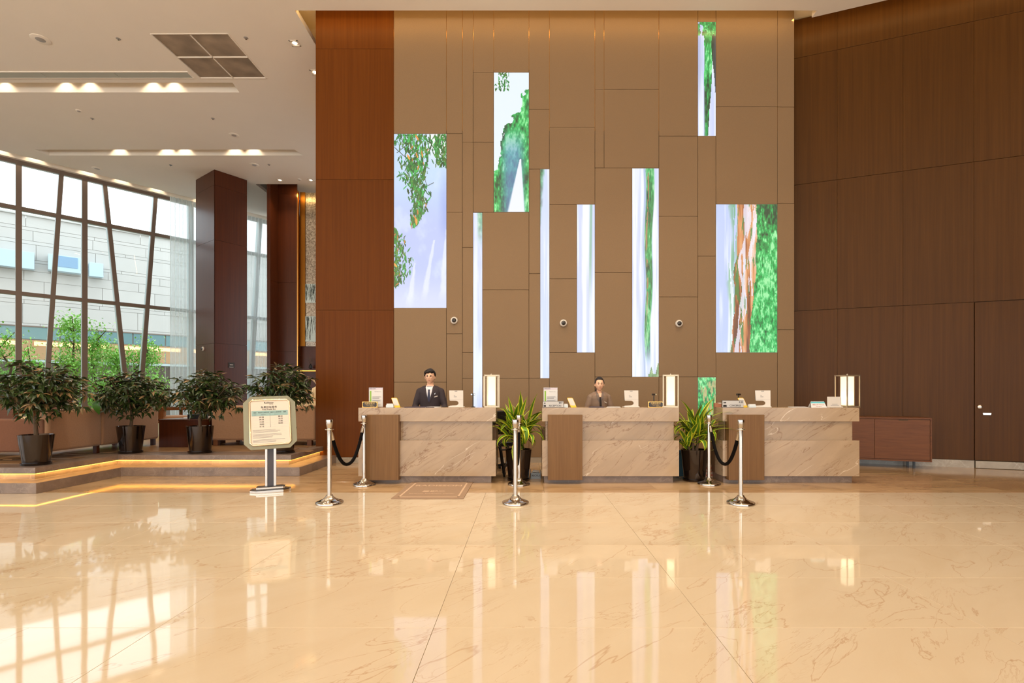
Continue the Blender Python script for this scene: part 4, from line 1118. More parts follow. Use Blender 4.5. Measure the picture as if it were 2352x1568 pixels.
# calendar tent card
t = empty('tent_card', (cx_(1876.5, 7.42), 7.42, CT), label='white and turquoise tent card on the right desk', cat='tent card')
MB().add([(-.108, -.045, 0), (.118, -.045, 0), (.10, 0, .086), (-.09, 0, .086), (-.108, .045, 0), (.118, .045, 0)], [(0, 1, 2, 3), (5, 4, 3, 2)]).build('card', M_['paper'], t)
MB().add([(-.093, -.004, .082), (.103, -.004, .082), (.107, -.015, .060), (-.097, -.015, .060)], [(0, 1, 2, 3)]).build('blue_print', mat('turquoise_print', (92, 186, 200), .5), t)
rt_ = math.atan2(.045, .086)
text('欢迎入住 Welcome', .020, mat('red_print', (196, 90, 70), .5), t, (.005, -.0265, .040), rot=(PI / 2 - rt_, 0, 0))
text('Stay with us', .016, mat('red_print2', (170, 100, 90), .5), t, (.005, -.038, .018), rot=(PI / 2 - rt_, 0, 0))
# white code panel on foot
t = empty('counter_sign', (cx_(1915.5, 7.42), 7.42, CT), label='white square panel on a foot before the corner lantern', cat='sign')
MB().box(-.098, .105, -.004, .004, .008, .155).build('panel_sheet', M_['white'], t, bevel=.002)
MB().box(-.112, .12, -.02, .06, 0, .012).build('foot', M_['white'], t, bevel=.003)
MB().box(-.03, .05, -.0052, -.004, .046, .050).box(-.05, .07, -.0052, -.004, .026, .030).build('text_line', M_['ink2'], t)
# pink cup left of the concierge plate
t = empty('pink_cup', (cx_(1648, 7.55), 7.55, CT), label='small brown and white box left of the concierge plate', cat='box')
MB().box(-.05, .05, -.02, .03, 0, .062).build('box_body', mat('rose_card', (176, 118, 92), .6), t, bevel=.002)
MB().box(.008, .05, -.022, .03, .052, .066).build('box_lid', M_['white'], t)
t.name = 'small_box'

# ================================================================ STANCHIONS AND ROPES
def stanchion(x, y, lab):
    t = empty('stanchion', (x, y, 0), label=lab, cat='stanchion', group='polished rope stanchions')
    MB().lathe([(.151, 0), (.155, .004), (.155, .020), (.150, .026), (.12, .036), (.075, .054), (.045, .082), (.036, .10)], 48).build('base', M_['chrome'], t, True)
    MB().lathe([(.0255, .09), (.0255, .855)], 32).build('post', M_['chrome'], t, True)
    MB().lathe([(.048, .852), (.050, .856), (.048, .862), (.028, .866)], 32).build('collar', M_['chrome'], t, True)
    MB().lathe([(.026, .866), (.036, .915), (.040, .955), (.038, .968), (.032, .973), (.0, .975)], 32, cap=False).build('cap', M_['chrome'], t, True)
    return t
S = [(-2.26, 5.95, -2.225, 7.13, 'left'), (-.106, 5.95, -.078, 7.16, 'middle'), (2.495, 5.93, 2.58, 7.19, 'right')]
for xf, yf, xk, yk, nm in S:
    stanchion(xf, yf, 'front stanchion of the %s pair' % nm)
    stanchion(xk, yk, 'rear stanchion of the %s pair, close to the desks' % nm)
    r_ = empty('velvet_rope', (xf, yf, .85), label='black velvet rope of the %s pair, hanging in a curve' % nm, cat='rope', group='black velvet ropes')
    A = Vector((0, .05, -.035)); B = Vector((xk - xf, yk - yf - .05, -.035)); dx = .05 if nm == 'middle' else .0
    pts = []
    for k in range(25):
        u = k / 24; p = A.lerp(B, u); p.z -= .44 * (1 - abs(2 * u - 1) ** 2.2) ; pts.append(p)
    MB().tube(pts[1:-1], .021, 12).build('rope', M_['velvet'], r_, True)
    MB().tube([A + Vector((0, -.02, .01)), pts[0], pts[1] * .9 + pts[2] * .1], [.012, .020, .022], 12).build('rope_end', M_['chrome'], r_, True)
    MB().tube([B + Vector((0, .02, .01)), pts[-1], pts[-2] * .9 + pts[-3] * .1], [.012, .020, .022], 12).build('rope_end', M_['chrome'], r_, True)
# pairs lean sideways on purpose: the left and right pairs are linked across to the desks

# ================================================================ FLOOR MAT
ym0, ym1 = 6.20, 7.36
t = empty('door_mat', (0, 0, 0), label='grey brown rectangular mat with pale border and lettering before the left desk', cat='mat')
def flx(x, y): return fl(x, y)[:2]
c0, c1, c2, c3 = flx(897.5, 1146), flx(1063.6, 1146), flx(1087.6, 1107.2), flx(946.7, 1107.2)
xl, xr = (c0[0] + c3[0]) / 2, (c1[0] + c2[0]) / 2; y0_, y1_ = c0[1], c3[1]
MB().box(xl, xr, y0_, y1_, .0005, .009).build('mat_body', mat('mat_brown', (160, 132, 108), .95, bump=.6, scale=300, var=.06), t, bevel=.003)
pale = mat('mat_pale', (198, 168, 140), .95)
w0 = xr - xl; b = MB(); i0 = .065; i1 = .088; zt = .0097
for q in ((xl + i0, xr - i0, y0_ + .09, y0_ + .115), (xl + i0, xr - i0, y1_ - .09, y1_ - .065), (xl + i0, xl + i1, y0_ + .09, y1_ - .065), (xr - i1, xr - i0, y0_ + .09, y1_ - .065)): b.box(q[0], q[1], q[2], q[3], .0085, zt)
b.build('mat_border', pale, t)
text('RADISSON', .135, pale, t, ((xl + xr) / 2, y1_ - .32, zt), rot=(0, 0, 0), bold=.003, ext=.0003)
text('星期二', .10, pale, t, ((xl + xr) / 2, y0_ + .44, zt), rot=(0, 0, 0), bold=.003, ext=.0003)
text('Radisson Exhibition Center', .052, pale, t, ((xl + xr) / 2, y0_ + .30, zt), rot=(0, 0, 0), bold=.001, ext=.0003)

# ================================================================ SHUTTLE NOTICE STAND
SY = 6.71
t = empty('sign_stand', (X_(622, SY), SY, 0), math.radians(24), 'standing notice board on a chrome post listing shuttle times', 'sign stand')
def octo(w_, d_, c): return [(-w_ + c, -d_), (w_ - c, -d_), (w_, -d_ + c), (w_, d_ - c), (w_ - c, d_), (-w_ + c, d_), (-w_, d_ - c), (-w_, -d_ + c)]
dk = mat('dark_bronze', (62, 56, 54), .3, .4)
MB().prism(octo(.24, .14, .085), 0, .03, ax='z').build('base_plate', M_['chrome'], t, bevel=.003)
MB().prism(octo(.222, .124, .08), .030, .034, ax='z').build('base_top', dk, t)
MB().prism(octo(.17, .075, .02), .034, .062, ax='z').build('base_block', M_['chrome'], t, bevel=.004)
MB().box(-.15, .15, -.05, .065, .062, .068).build('block_top', dk, t)
MB().box(-.066, -.038, -.02, .02, .06, .70).box(.034, .066, -.02, .02, .06, .70).build('post_rail', M_['chrome'], t, bevel=.003)
MB().box(-.038, .034, -.012, .012, .06, .70).build('post_core', mat('post_grey', (74, 70, 76), .4), t)
# tilted board, local coordinates x right, z up the board, y normal
bd = empty('board', (0, -.02, .86), parent=t); bd.rotation_euler = (math.radians(-19), math.radians(-1.8), math.radians(3))
h_, w_ = .355, .308
bd.location = (-.005, -.02, .90)
Bd = bd
MB().prism([(-w_ + .075, -h_), (w_ - .085, -h_), (w_, -h_ + .085), (w_ - .0, h_ - .09), (w_ - .085, h_), (-w_ + .085, h_), (-w_, h_ - .085), (-w_, -h_ + .08)], .0, .012).build('frosted_plate', mat('frosted_green_glass', (134, 134, 114), .2), Bd, bevel=.002)
fr = MB(); fw, fh = .235, .30
outl = [(-fw + .03, -fh), (fw - .03, -fh), (fw, -fh + .03), (fw, fh - .03), (fw - .03, fh), (-fw + .03, fh), (-fw, fh - .03), (-fw, -fh + .03)]
fr.tube([(a, -.008, c) for a, c in outl + [outl[0]]], .013, 10)
fr.build('metal_frame', mat('champagne_frame', (226, 204, 176), .18, .9), Bd, True)
MB().box(-fw + .012, fw - .012, -.010, -.001, -fh + .012, fh - .012).build('notice_sheet', mat('sheet_cream', (218, 208, 194), .4), Bd)
MB().box(-fw + .022, fw - .022, -.0112, -.010, .085, .155).build('table_header', mat('header_blue', (146, 178, 176), .5), Bd)
MB().box(-.0015, .0015, -.0114, -.010, -.07, .155).build('divider_line', M_['ink2'], Bd)
for k in range(6):
    MB().box(-fw + .022, fw - .022, -.0108, -.010, .085 - .03 * k, .0862 - .03 * k).build('row_line', mauve, Bd)
yl = -.0118
text('Radisson', .032, M_['ink'], Bd, (-.01, yl, .262), bold=.0004)
text('HOTEL', .015, M_['ink'], Bd, (.02, yl, .242))
text('免费班车服务', .032, M_['ink'], Bd, (-.01, yl, .200))
text('Free Shuttle Bus', .024, M_['ink'], Bd, (-.01, yl, .172))
text('酒店', .018, M_['ink'], Bd, (-.175, yl, .13)); text('展览中心发车时间', .016, M_['ink'], Bd, (-.075, yl, .13))
text('展览中心返回时间', .016, M_['ink'], Bd, (.07, yl, .13)); text('酒店', .018, M_['ink'], Bd, (.175, yl, .13))
text('Hotel', .013, M_['ink2'], Bd, (-.175, yl, .103)); text('Departure', .013, M_['ink2'], Bd, (-.075, yl, .103)); text('Return', .013, M_['ink2'], Bd, (.07, yl, .103))
for k, s_ in enumerate(('07:30', '09:30', '13:00', '18:00', '21:15')): text(s_, .024, M_['ink'], Bd, (-.10, yl, .066 - .031 * k), bold=.0003)
for k, s_ in enumerate(('08:30', '14:15', '17:30', '20:30')): text(s_, .024, M_['ink'], Bd, (.12, yl, .070 - .031 * k), bold=.0003)
r = random.Random(3)
for k in range(12):
    if k in (3, 8): continue
    MB().box(-fw + .03, -fw + .03 + r.uniform(.22, .40), -.0112, -.010, -.105 - .0145 * k, -.1015 - .0145 * k).build('text_line', M_['ink2'], Bd)

# ================================================================ CAMERAS ON THE WALL
def dome(loc, rz, lab, rx=0):
    t = empty('dome_camera', loc, rz, lab, 'security camera', 'white dome security cameras')
    R_ = Matrix.Rotation(PI / 2, 4, 'X')
    MB().lathe([(.062, 0), (.066, .01), (.066, .025), (.058, .038), (.045, .044)], 32, M=R_).build('housing', M_['white'], t, True)
    MB().ball((0, -.040, 0), (.042, .034, .042), 24, 14).build('dark_dome', M_['dome'], t, True)
    MB().lathe([(.012, 0), (.012, .006)], 16, M=R_).build('lens', M_['black'], t, True, loc=(0, -.074, -.004))
M_['dome'] = mat('smoked_dome', (60, 56, 56), .08, .1, coat=.5)
dome((X_(1043.5, FW), FW, Z_(736, FW)), 0, 'dome camera on the feature wall above the man')
dome((X_(1294, FW), FW, Z_(742, FW)), 0, 'dome camera on the feature wall left of the middle picture')
dome((X_(1559, FW), FW, Z_(743, FW)), 0, 'dome camera on the feature wall above the right lantern of the middle desk')
# camera on the column, left face
lc = Vector((pk[0], pk[1], 0)); ld = Vector((*cA, 0)).normalized()
def on_face(x, d):
    k = (x - VX) / F; s_ = (k * lc.y - lc.x) / (d.x - k * d.y); return lc + d * s_
q = on_face(467.5, ld); an = math.atan2(-ld.y, -ld.x)
dome((q.x, q.y, Z_(801, q.y)), an, 'dome camera on the left face of the wood column')
rd = Vector((*cB, 0)).normalized(); q = on_face(531, rd)
t = empty('wall_sign', (q.x, q.y, Z_(838, q.y)), math.atan2(rd.y, rd.x), 'small dark square sign on the wood column', 'sign')
MB().box(-.09, .09, -.018, -.002, -.085, .075).build('sign_plate', M_['ink'], t, bevel=.003)
MB().box(-.06, .06, -.019, -.018, -.075, -.055).box(-.05, .05, -.019, -.018, -.01, .02).build('sign_print', M_['grey'], t)

# ================================================================ LOUNGE FURNITURE
def rbox(nm, x0, x1, y0, y1, z0, z1, m, par, bv=.03):
    o = MB().box(x0, x1, y0, y1, z0, z1).build(nm, m, par, True, bevel=bv, seg=4); return o
# left sofa: back runs in depth at x = -6.9, seat faces left
t = empty('sofa', (-6.9, 7.45, LH), label='long tan sofa with its side and back to the lobby, behind the leftmost plant', cat='sofa')
for a, b_ in ((0, .94), (.945, 2.25)): rbox('backrest', -.20, 0, a, b_, .12, .726, M_['sofa'], t, .04)
rbox('armrest', -.85, -.06, -.02, .13, .12, .60, M_['sofadark'], t, .03)
rbox('armrest', -.85, -.06, 2.12, 2.25, .12, .60, M_['sofadark'], t, .03)
rbox('seat_base', -.85, -.1, .05, 2.2, .12, .30, M_['sofa'], t, .02)
for k in range(3): rbox('seat_cushion', -.84, -.2, .14 + .66 * k, .79 + .66 * k, .30, .44, M_['sofa'], t, .04)
for x, y in ((-.8, .03), (-.08, .03), (-.08, .92), (-.08, 2.2), (-.8, 2.2)): MB().box(x - .03, x + .03, y - .03, y + .03, 0, .125).build('leg', M_['woodC'], t)
t = empty('sofa', (-8.3, 7.5, LH), label='brown sofa at the left edge of the lounge behind the leftmost plant', cat='sofa')
rbox('backrest', -1.2, .38, 0, .2, .12, .72, M_['sofadark'], t, .04)
rbox('seat_base', -1.2, .38, .15, .85, .12, .42, M_['sofadark'], t, .04)
for x, y in ((-1.1, .05), (.32, .05), (.32, .8), (-1.1, .8)): MB().box(x - .03, x + .03, y - .03, y + .03, 0, .125).build('leg', M_['woodC'], t)
# right sofa: back to the camera
t = empty('sofa', (-4.83, 9.51, LH), label='tan sofa with its back to the lobby, behind the sign stand', cat='sofa')
rbox('backrest', -.98, .96, 0, .2, .10, .745, M_['sofa'], t, .04)
rbox('armrest', -.98, -.80, .1, .88, .10, .58, M_['sofa'], t, .03); rbox('armrest', .78, .96, .1, .88, .10, .58, M_['sofa'], t, .03)
rbox('seat_base', -.9, .9, .1, .86, .10, .28, M_['sofa'], t, .02)
for k in range(2): rbox('seat_cushion', -.79 + .79 * k, -.01 + .79 * k, .2, .86, .28, .42, M_['sofa'], t, .04)
for x, y in ((-.9, .05), (.84, .05), (-.9, .8), (.84, .8)): MB().box(x - .04, x + .04, y - .04, y + .04, 0, .11).build('leg', M_['woodF'], t)
def cushion(loc, rot, lab, s_=.24, m='cream'):
    b = MB(); n = 10; vs = []
    for sgn in (-1, 1):
        for j in range(n + 1):
            for i in range(n + 1):
                u, v = i / n * 2 - 1, j / n * 2 - 1
                e = max(abs(u), abs(v)); hgt = .075 * (1 - e ** 3) ** .7 if e < 1 else 0
                pin = 1 - .08 * (1 - abs(u * v)) * (e > .99)
                vs.append((u * s_ * pin, sgn * hgt, v * s_ * pin))
    q = (n + 1) ** 2
    fs = [(k * q + j * (n + 1) + i, k * q + j * (n + 1) + i + 1, k * q + (j + 1) * (n + 1) + i + 1, k * q + (j + 1) * (n + 1) + i) for k in (0, 1) for j in range(n) for i in range(n)]
    b.add(vs, fs); o = b.build('cushion', M_[m], None, True, loc=loc, rot=rot); tag(o, lab, 'cushion', 'cream cushions on the right sofa')
cushion((-4.22, 9.88, LH + .64), (math.radians(-14), math.radians(24), 0), 'cream cushion tipped on its corner at the right end of the right sofa')
cushion((-4.52, 9.98, LH + .62), (math.radians(-16), math.radians(-10), .2), 'cream cushion leaning behind the tipped one on the right sofa')
cushion((-4.95, 9.95, LH + .62), (math.radians(-12), math.radians(8), -.1), 'cream cushion behind the fourth potted plant on the right sofa')
# low wooden cube table
t = empty('side_table', (-6.11, 9.25, LH), label='dark red wooden cube table between the two middle plants', cat='table')
MB().box(-.475, .26, 0, .8, 0, .48).build('body', M_['woodC'], t, bevel=.003)
MB().box(-.485, .27, -.01, .81, .48, .505).build('table_top', M_['woodC'], t, bevel=.003)
t2 = empty('tissue_box', (-6.02, 9.45, LH + .505), label='black box on the wooden cube table behind the third plant', cat='box')
MB().box(-.14, .14, -.07, .07, 0, .085).build('box_body', M_['black'], t2, bevel=.004)
t2 = empty('magazine', (-6.2, 9.75, LH + .505), .2, label='white magazines lying on the wooden cube table', cat='magazine')
MB().box(-.2, .2, -.14, .14, 0, .012).box(-.19, .18, -.13, .13, .012, .022).build('cover', M_['paper'], t2)
# armchairs and far lounge
def armchair(X, Y, rz, lab, m='cream'):
    t = empty('armchair', (X, Y, LH), rz, lab, 'armchair', 'wood framed lounge armchairs')
    for sx in (-1, 1):
        MB().box(sx * .36 - .03, sx * .36 + .03, -.35, .38, .58, .64).build('armrest', M_['woodF'], t, bevel=.006)
        for sy in (-.32, .34): MB().box(sx * .36 - .03, sx * .36 + .03, sy - .03, sy + .03, 0, .58).build('leg', M_['woodF'], t)
    rbox('seat', -.33, .33, -.33, .36, .28, .44, M_[m], t, .04)
    rbox('backrest', -.33, .33, .22, .38, .42, .88, M_[m], t, .05)
    MB().box(-.36, .36, .36, .40, .3, .9).build('back_frame', M_['woodF'], t, bevel=.004)
armchair(X_(178, 10.8), 10.8, PI * .93, 'wood framed armchair seen between the two left plants')
armchair(X_(8, 10.0), 10.0, PI * 1.1, 'wood framed armchair at the left edge before the window')
armchair(X_(60, 11.5), 11.5, PI * .6, 'wood framed armchair behind the leftmost plant')
armchair(X_(395, 12.2), 12.2, PI * .8, 'wood framed armchair before the sheer curtain between the middle plants', 'sofa')
# credenza on the right wall
rc = (rt(1958) + rt(2123)) / 2
cq = RO + RD * (rt(2118) - .72) - Vector((RD.y * -1, RD.x, 0)) * .03
tt = rt(2118)
t = empty('credenza', RO, RA, 'low brown wooden cabinet with two doors against the right wall', 'cabinet')
x1_, x0_ = tt - .02, tt - 1.62
MB().box(x0_, x1_, -.46, -.04, .14, .835).build('cabinet_body', M_['woodF'], t, bevel=.002)
MB().box(x0_ - .012, x1_ + .012, -.485, -.03, .835, .862).build('cabinet_top', M_['woodF'], t, bevel=.002)
MB().box(x0_ - .012, x0_ + .012, -.485, -.04, .12, .835).box(x1_ - .012, x1_ + .012, -.485, -.04, .12, .835).box(x0_, x1_, -.485, -.04, .12, .145).build('side_frame', M_['woodF'], t)
xm = (x0_ + x1_) / 2
for a, b_, hx in ((x0_ + .016, xm - .002, xm - .50), (xm + .002, x1_ - .016, x1_ - .45)):
    d_ = MB().box(a, b_, -.480, -.460, .15, .828).build('door', M_['woodF'], t, bevel=.0015)
    MB().box(hx, hx + .13, -.4815, -.480, .806, .829).build('handle_cutout', M_['gap'], t)
for x in (x0_ + .1, x1_ - .22):
    for y in (-.42, -.1): MB().box(x - .015, x + .015, y - .015, y + .015, 0, .13).build('leg', M_['black'], t)

# things in the gaps behind the desks
t = empty('paper_tray', (.166, 7.65, 0), label='grey recycling paper tray on the floor behind the left planter', cat='tray')
MB().box(-.08, .078, 0, .25, .0, .012).box(-.08, .078, 0, .008, .012, .085).box(-.08, -.072, 0, .25, .012, .11).box(.07, .078, 0, .25, .012, .11).build('tray_body', mat('tray_blue_grey', (150, 158, 164), .5), t)
for k in range(4): MB().box(-.066 + .004 * k, .062 - .006 * k, .02, .23, .03 + .022 * k, .034 + .022 * k, M=Matrix.Rotation(.08 * (k - 1.5), 4, 'Y')).build('paper_sheet', M_['paper'], t)
text('RECYLE', .036, M_['ink'], t, (0, -.0006, .048), bold=.0008)
t = empty('blue_bin', (X_(1565, 8.0), 8.0, 0), label='blue rectangular bin on the floor left of the right planter pot', cat='bin')
MB().add([(-.15, -.1, 0), (.12, -.1, 0), (.12, .14, 0), (-.15, .14, 0), (-.18, -.13, .36), (.15, -.13, .36), (.15, .17, .36), (-.18, .17, .36)], [(0, 3, 2, 1), (0, 1, 5, 4), (1, 2, 6, 5), (2, 3, 7, 6), (3, 0, 4, 7)]).build('bin_body', mat('bin_blue', (70, 116, 140), .5), t)
MB().box(-.19, .16, -.14, -.12, .35, .37).box(-.19, .16, .16, .18, .35, .37).build('bin_rim', mat('bin_blue_dark', (54, 92, 114), .5), t)
t = empty('carton', (X_(1628, 7.75), 7.75, 0), .15, label='pale carton with red print standing behind the rear right stanchion', cat='box')
MB().box(-.06, .075, 0, .2, 0, .20).build('box_body', mat('carton_pink', (226, 196, 168), .7), t, bevel=.002)
MB().box(-.045, .06, -.002, 0, .03, .05).box(-.045, .05, -.002, 0, .09, .10).box(-.045, .06, -.002, 0, .13, .16).build('red_print', mat('carton_red', (206, 90, 70), .6), t)
# office chair behind gap of left desk
t = empty('office_chair', (X_(1164, 8.47), 8.47, 0), .5, 'black office chair half hidden between the left desk and the planter', 'chair')
for k in range(5):
    a = k * 2 * PI / 5 + .3
    MB().tube([(0, 0, .10), (math.cos(a) * .15, math.sin(a) * .15, .09), (math.cos(a) * .28, math.sin(a) * .28, .06)], [.025, .02, .014], 8).lathe([(.025, 0), (.025, .05)], 12, M=Matrix.Translation((math.cos(a) * .28, math.sin(a) * .28, 0))).build('base_leg', M_['black'], t, True)
MB().lathe([(.025, .08), (.025, .42)], 14).build('gas_post', M_['chrome'], t, True)
rbox('seat', -.22, .22, -.22, .22, .42, .50, M_['black'], t, .03)
rbox('backrest', -.20, .20, .2, .25, .58, .98, M_['black'], t, .02)
for sx in (-1, 1): MB().tube([(sx * .22, -.05, .44), (sx * .28, -.02, .5), (sx * .28, .1, .68), (sx * .26, .15, .7), (sx * .25, .22, .6)], .018, 8).build('armrest', M_['black'], t, True)
# black trolley frame whose curved legs show at the desk end
t = empty('luggage_stand', (X_(1157, 7.82), 7.82, 0), label='black curved metal stand beside the end of the left desk', cat='stand')
for dx in (-.05, .07):
    MB().tube([(dx + .03 * s_, 0, z) for s_, z in ((2.0, .0), (1.3, .12), (.5, .26), (0, .38), (-.4, .44), (-.9, .46))], .016, 8).build('curved_leg', M_['black'], t, True)
    MB().tube([(dx + .03 * s_, .25, z) for s_, z in ((2.0, .0), (1.3, .12), (.5, .26), (0, .38), (-.4, .44), (-.9, .46))], .016, 8).build('curved_leg', M_['black'], t, True)
MB().tube([(-.05, 0, .40), (-.05, .25, .40)], .012, 8).tube([(.07, 0, .40), (.07, .25, .40)], .012, 8).tube([(-.05, .12, .40), (.07, .12, .40)], .012, 8).build('cross_bar', M_['black'], t, True)

# ================================================================ PLANTS
def pot(t, rt_, rb, h, n=40):
    MB().lathe([(rb * .2, .012), (rb, .012), (rt_, h), (rt_ * .93, h), (rt_ * .90, h - .03), (.01, h - .035)], n, cap=False).build('pot', M_['pot'], t, True)
    MB().lathe([(rb * .3, 0), (rb * 1.12, 0), (rb * 1.16, .028), (rb * 1.06, .03), (rb * 1.04, .012), (rb * .3, .012)], n, cap=False).build('saucer', M_['pot'], t, True)
    MB().lathe([(rt_ * .90, h - .045), (rt_ * .5, h - .035), (.01, h - .03)], 24, cap=False).build('soil', M_['soil'], t, True)
def leafmesh(nm, l, w_, fold, droop, ms_, seed=0):
    # blade of 6 stations, folded along midrib
    b = MB(); n = 6; vs = []
    for i in range(n + 1):
        u = i / n; wd = w_ * math.sin(PI * min(1, u * .96 + .04)) ** .8 * (1.15 - .5 * u) if i < n else .001
        x = l * u * (1 - .1 * droop * u); z = -droop * l * u * u * .6
        vs += [(x, -wd, z + wd * fold), (x, 0, z), (x, wd, z + wd * fold)]
    fs = []
    for i in range(n): a = i * 3; fs += [(a, a + 3, a + 4, a + 1), (a + 1, a + 4, a + 5, a + 2)]
    b.add(vs, fs); return b.mesh(nm, ms_, True)
LM = [leafmesh('leaf', .145, .021, .35, .5, M_['leafD']), leafmesh('leaf', .125, .025, .2, .9, M_['leafD']), leafmesh('leaf', .135, .019, .5, .25, M_['leafD2']), leafmesh('leaf', .14, .022, .3, .6, M_['leafD']), leafmesh('leaf', .13, .022, .2, .3, M_['leafD'])]
BIG = leafmesh('leaf', .22, .065, .2, .8, mat('fresh_green_leaf', (66, 118, 40), .35, var=.15))
def rotfromdir(d, roll=0.0):
    d = d.normalized(); z = Vector((0, 0, 1)); y = z.cross(d)
    if y.length < .01: y = Vector((0, 1, 0))
    y.normalize(); z2 = d.cross(y)
    m_ = Matrix((d, y, z2)).transposed().to_4x4() @ Matrix.Rotation(roll, 4, 'X')
    return m_
def bushy(X, Y, rtop, rbot, h, cr, cz, rad, seed, lab, nro=42, lean=(0, 0)):
    r = random.Random(seed)
    t = empty('potted_plant', (X, Y, LH), label=lab, cat='plant', group='bushy plants in dark pots on the lounge step')
    pot(t, rtop, rbot, h)
    b = MB(); ct = Vector((cr[0], cr[1], cz)); top = Vector((cr[0] * .5, cr[1] * .5, cz - rad[2] * .55))
    b.tube([(0, 0, h - .05), (r.uniform(-.02, .02), 0, (h + top.z) / 2), top], [.026, .022, .02], 8)
    ros = []
    for k in range(nro):
        for _ in range(50):
            u = Vector((r.gauss(0, 1), r.gauss(0, 1), r.gauss(.25, .8))).normalized(); f = r.uniform(.55, 1.0)
            if u.z > -.55: break
        p = ct + Vector((u.x * rad[0] * f, u.y * rad[1] * f, u.z * rad[2] * f)); ros.append((p, u))
        if k % 2 == 0: b.tube([top, top.lerp(p, .55) + Vector((0, 0, -.03)), p], [.012, .008, .004], 5)
    b.build('trunk', M_['bark'], t, True)
    cnt = 0; fo = MB()
    for k, (p, u) in enumerate(ros):
        nl = 9
        a0 = r.uniform(0, 6)
        for j in range(nl):
            a = a0 + j * 2 * PI / nl + r.uniform(-.2, .2)
            d = Vector((math.cos(a), math.sin(a), r.uniform(-.75, .25))) + u * .55
            m_ = Matrix.Translation(p + d.normalized() * .015) @ rotfromdir(d, r.uniform(-.6, .6))
            sc = r.uniform(.75, 1.2)
            if cnt < 285 and j < 7 and p.y < ct.y + .1:
                o = bpy.data.objects.new('leaf', r.choice(LM)); C.objects.link(o); o.parent = t; o.matrix_local = m_ @ Matrix.Scale(sc, 4); cnt += 1
            else:
                wd = .021 * sc; l = .135 * sc
                fo.add([(0, 0, 0), (l * .45, -wd, wd * .3), (l, 0, -l * .3), (l * .45, wd, wd * .3), (l * .5, 0, -l * .08)], [(0, 1, 4), (1, 2, 4), (4, 2, 3), (0, 4, 3)], 1 if r.random() < .22 else 0, m_)
    for k in range(620):
        u = Vector((r.gauss(0, 1), r.gauss(0, 1), r.gauss(0, 1))).normalized() * r.uniform(.2, .85)
        p = ct + Vector((u.x * rad[0], u.y * rad[1], u.z * rad[2])); d = Vector((r.gauss(0, 1), r.gauss(0, 1), r.uniform(-.9, .2)))
        m_ = Matrix.Translation(p) @ rotfromdir(d, r.uniform(-.6, .6)); wd = .021; l = .135
        fo.add([(0, 0, 0), (l * .45, -wd, wd * .3), (l, 0, -l * .3), (l * .45, wd, wd * .3), (l * .5, 0, -l * .08)], [(0, 1, 4), (1, 2, 4), (4, 2, 3), (0, 4, 3)], 0, m_)
    o = fo.build('foliage', [M_['leafD'], M_['leafD2']], t, True); tag(o, kind='stuff')
    return t
pA = bushy(-6.70, 7.05, .195, .145, .41, (.06, 0, 0), .98, (.52, .50, .46), 1, 'nearest and largest bushy plant in a bronze pot at the far left', 84)
pB = bushy(-6.47, 8.44, .198, .15, .44, (.02, 0, 0), .92, (.60, .48, .42), 2, 'second bushy potted plant from the left, with one big pale leaf', 72)
inst('leaf', BIG, pB, (-.22, -.40, .86), (0, 1.3, -1.5))
bushy(-5.33, 8.44, .20, .155, .44, (.10, 0, 0), .93, (.57, .48, .44), 3, 'third bushy potted plant, right of the wooden cube table', 72)
bushy(-3.98, 8.46, .215, .165, .42, (-.02, 0, 0), .99, (.54, .42, .44), 4, 'fourth bushy potted plant, behind the sign stand', 72)

def stripmesh(l, w_, bend, tip, seed):
    # long arching leaf with yellow margins; starts at origin, going up, bending to +x
    b = MB(); n = 9; vs = []; a = 0.0; p = Vector((0, 0, 0)); st = l / n
    for i in range(n + 1):
        u = i / n; wd = w_ * (.45 + .55 * math.sin(PI * min(1, u * 1.05 + .1))) * (1 if u < .75 else (1 - (u - .75) / .25) * .96 + .04)
        fo = .45 * (1 - u)
        nrm = Vector((math.cos(a), 0, -math.sin(a)))
        for s_, e_ in ((-1, 1), (-.62, .62), (0, 0), (.62, .62), (1, 1)):
            q = p - nrm * (-abs(s_) * wd * fo) * 1.0
            vs.append((q.x, s_ * wd, q.z))
        a += bend / n * (0.5 + u * (1 + tip)); p = p + Vector((math.sin(a), 0, math.cos(a))) * st
    fs = []; ms_ = []
    for i in range(n):
        for k in range(4): fs.append((i * 5 + k, (i + 1) * 5 + k, (i + 1) * 5 + k + 1, i * 5 + k + 1)); ms_.append(0 if k in (0, 3) else 1)
    b.v = vs; b.f = fs; b.m = ms_
    return b.mesh('leaf', [M_['leafY'], M_['leafG']], True)
DM = [stripmesh(.48, .039, .6, .3, 0), stripmesh(.54, .037, 1.0, .6, 0), stripmesh(.46, .042, 1.6, 1.0, 0), stripmesh(.50, .035, .4, .0, 0), stripmesh(.42, .043, 2.3, 1.2, 0)]
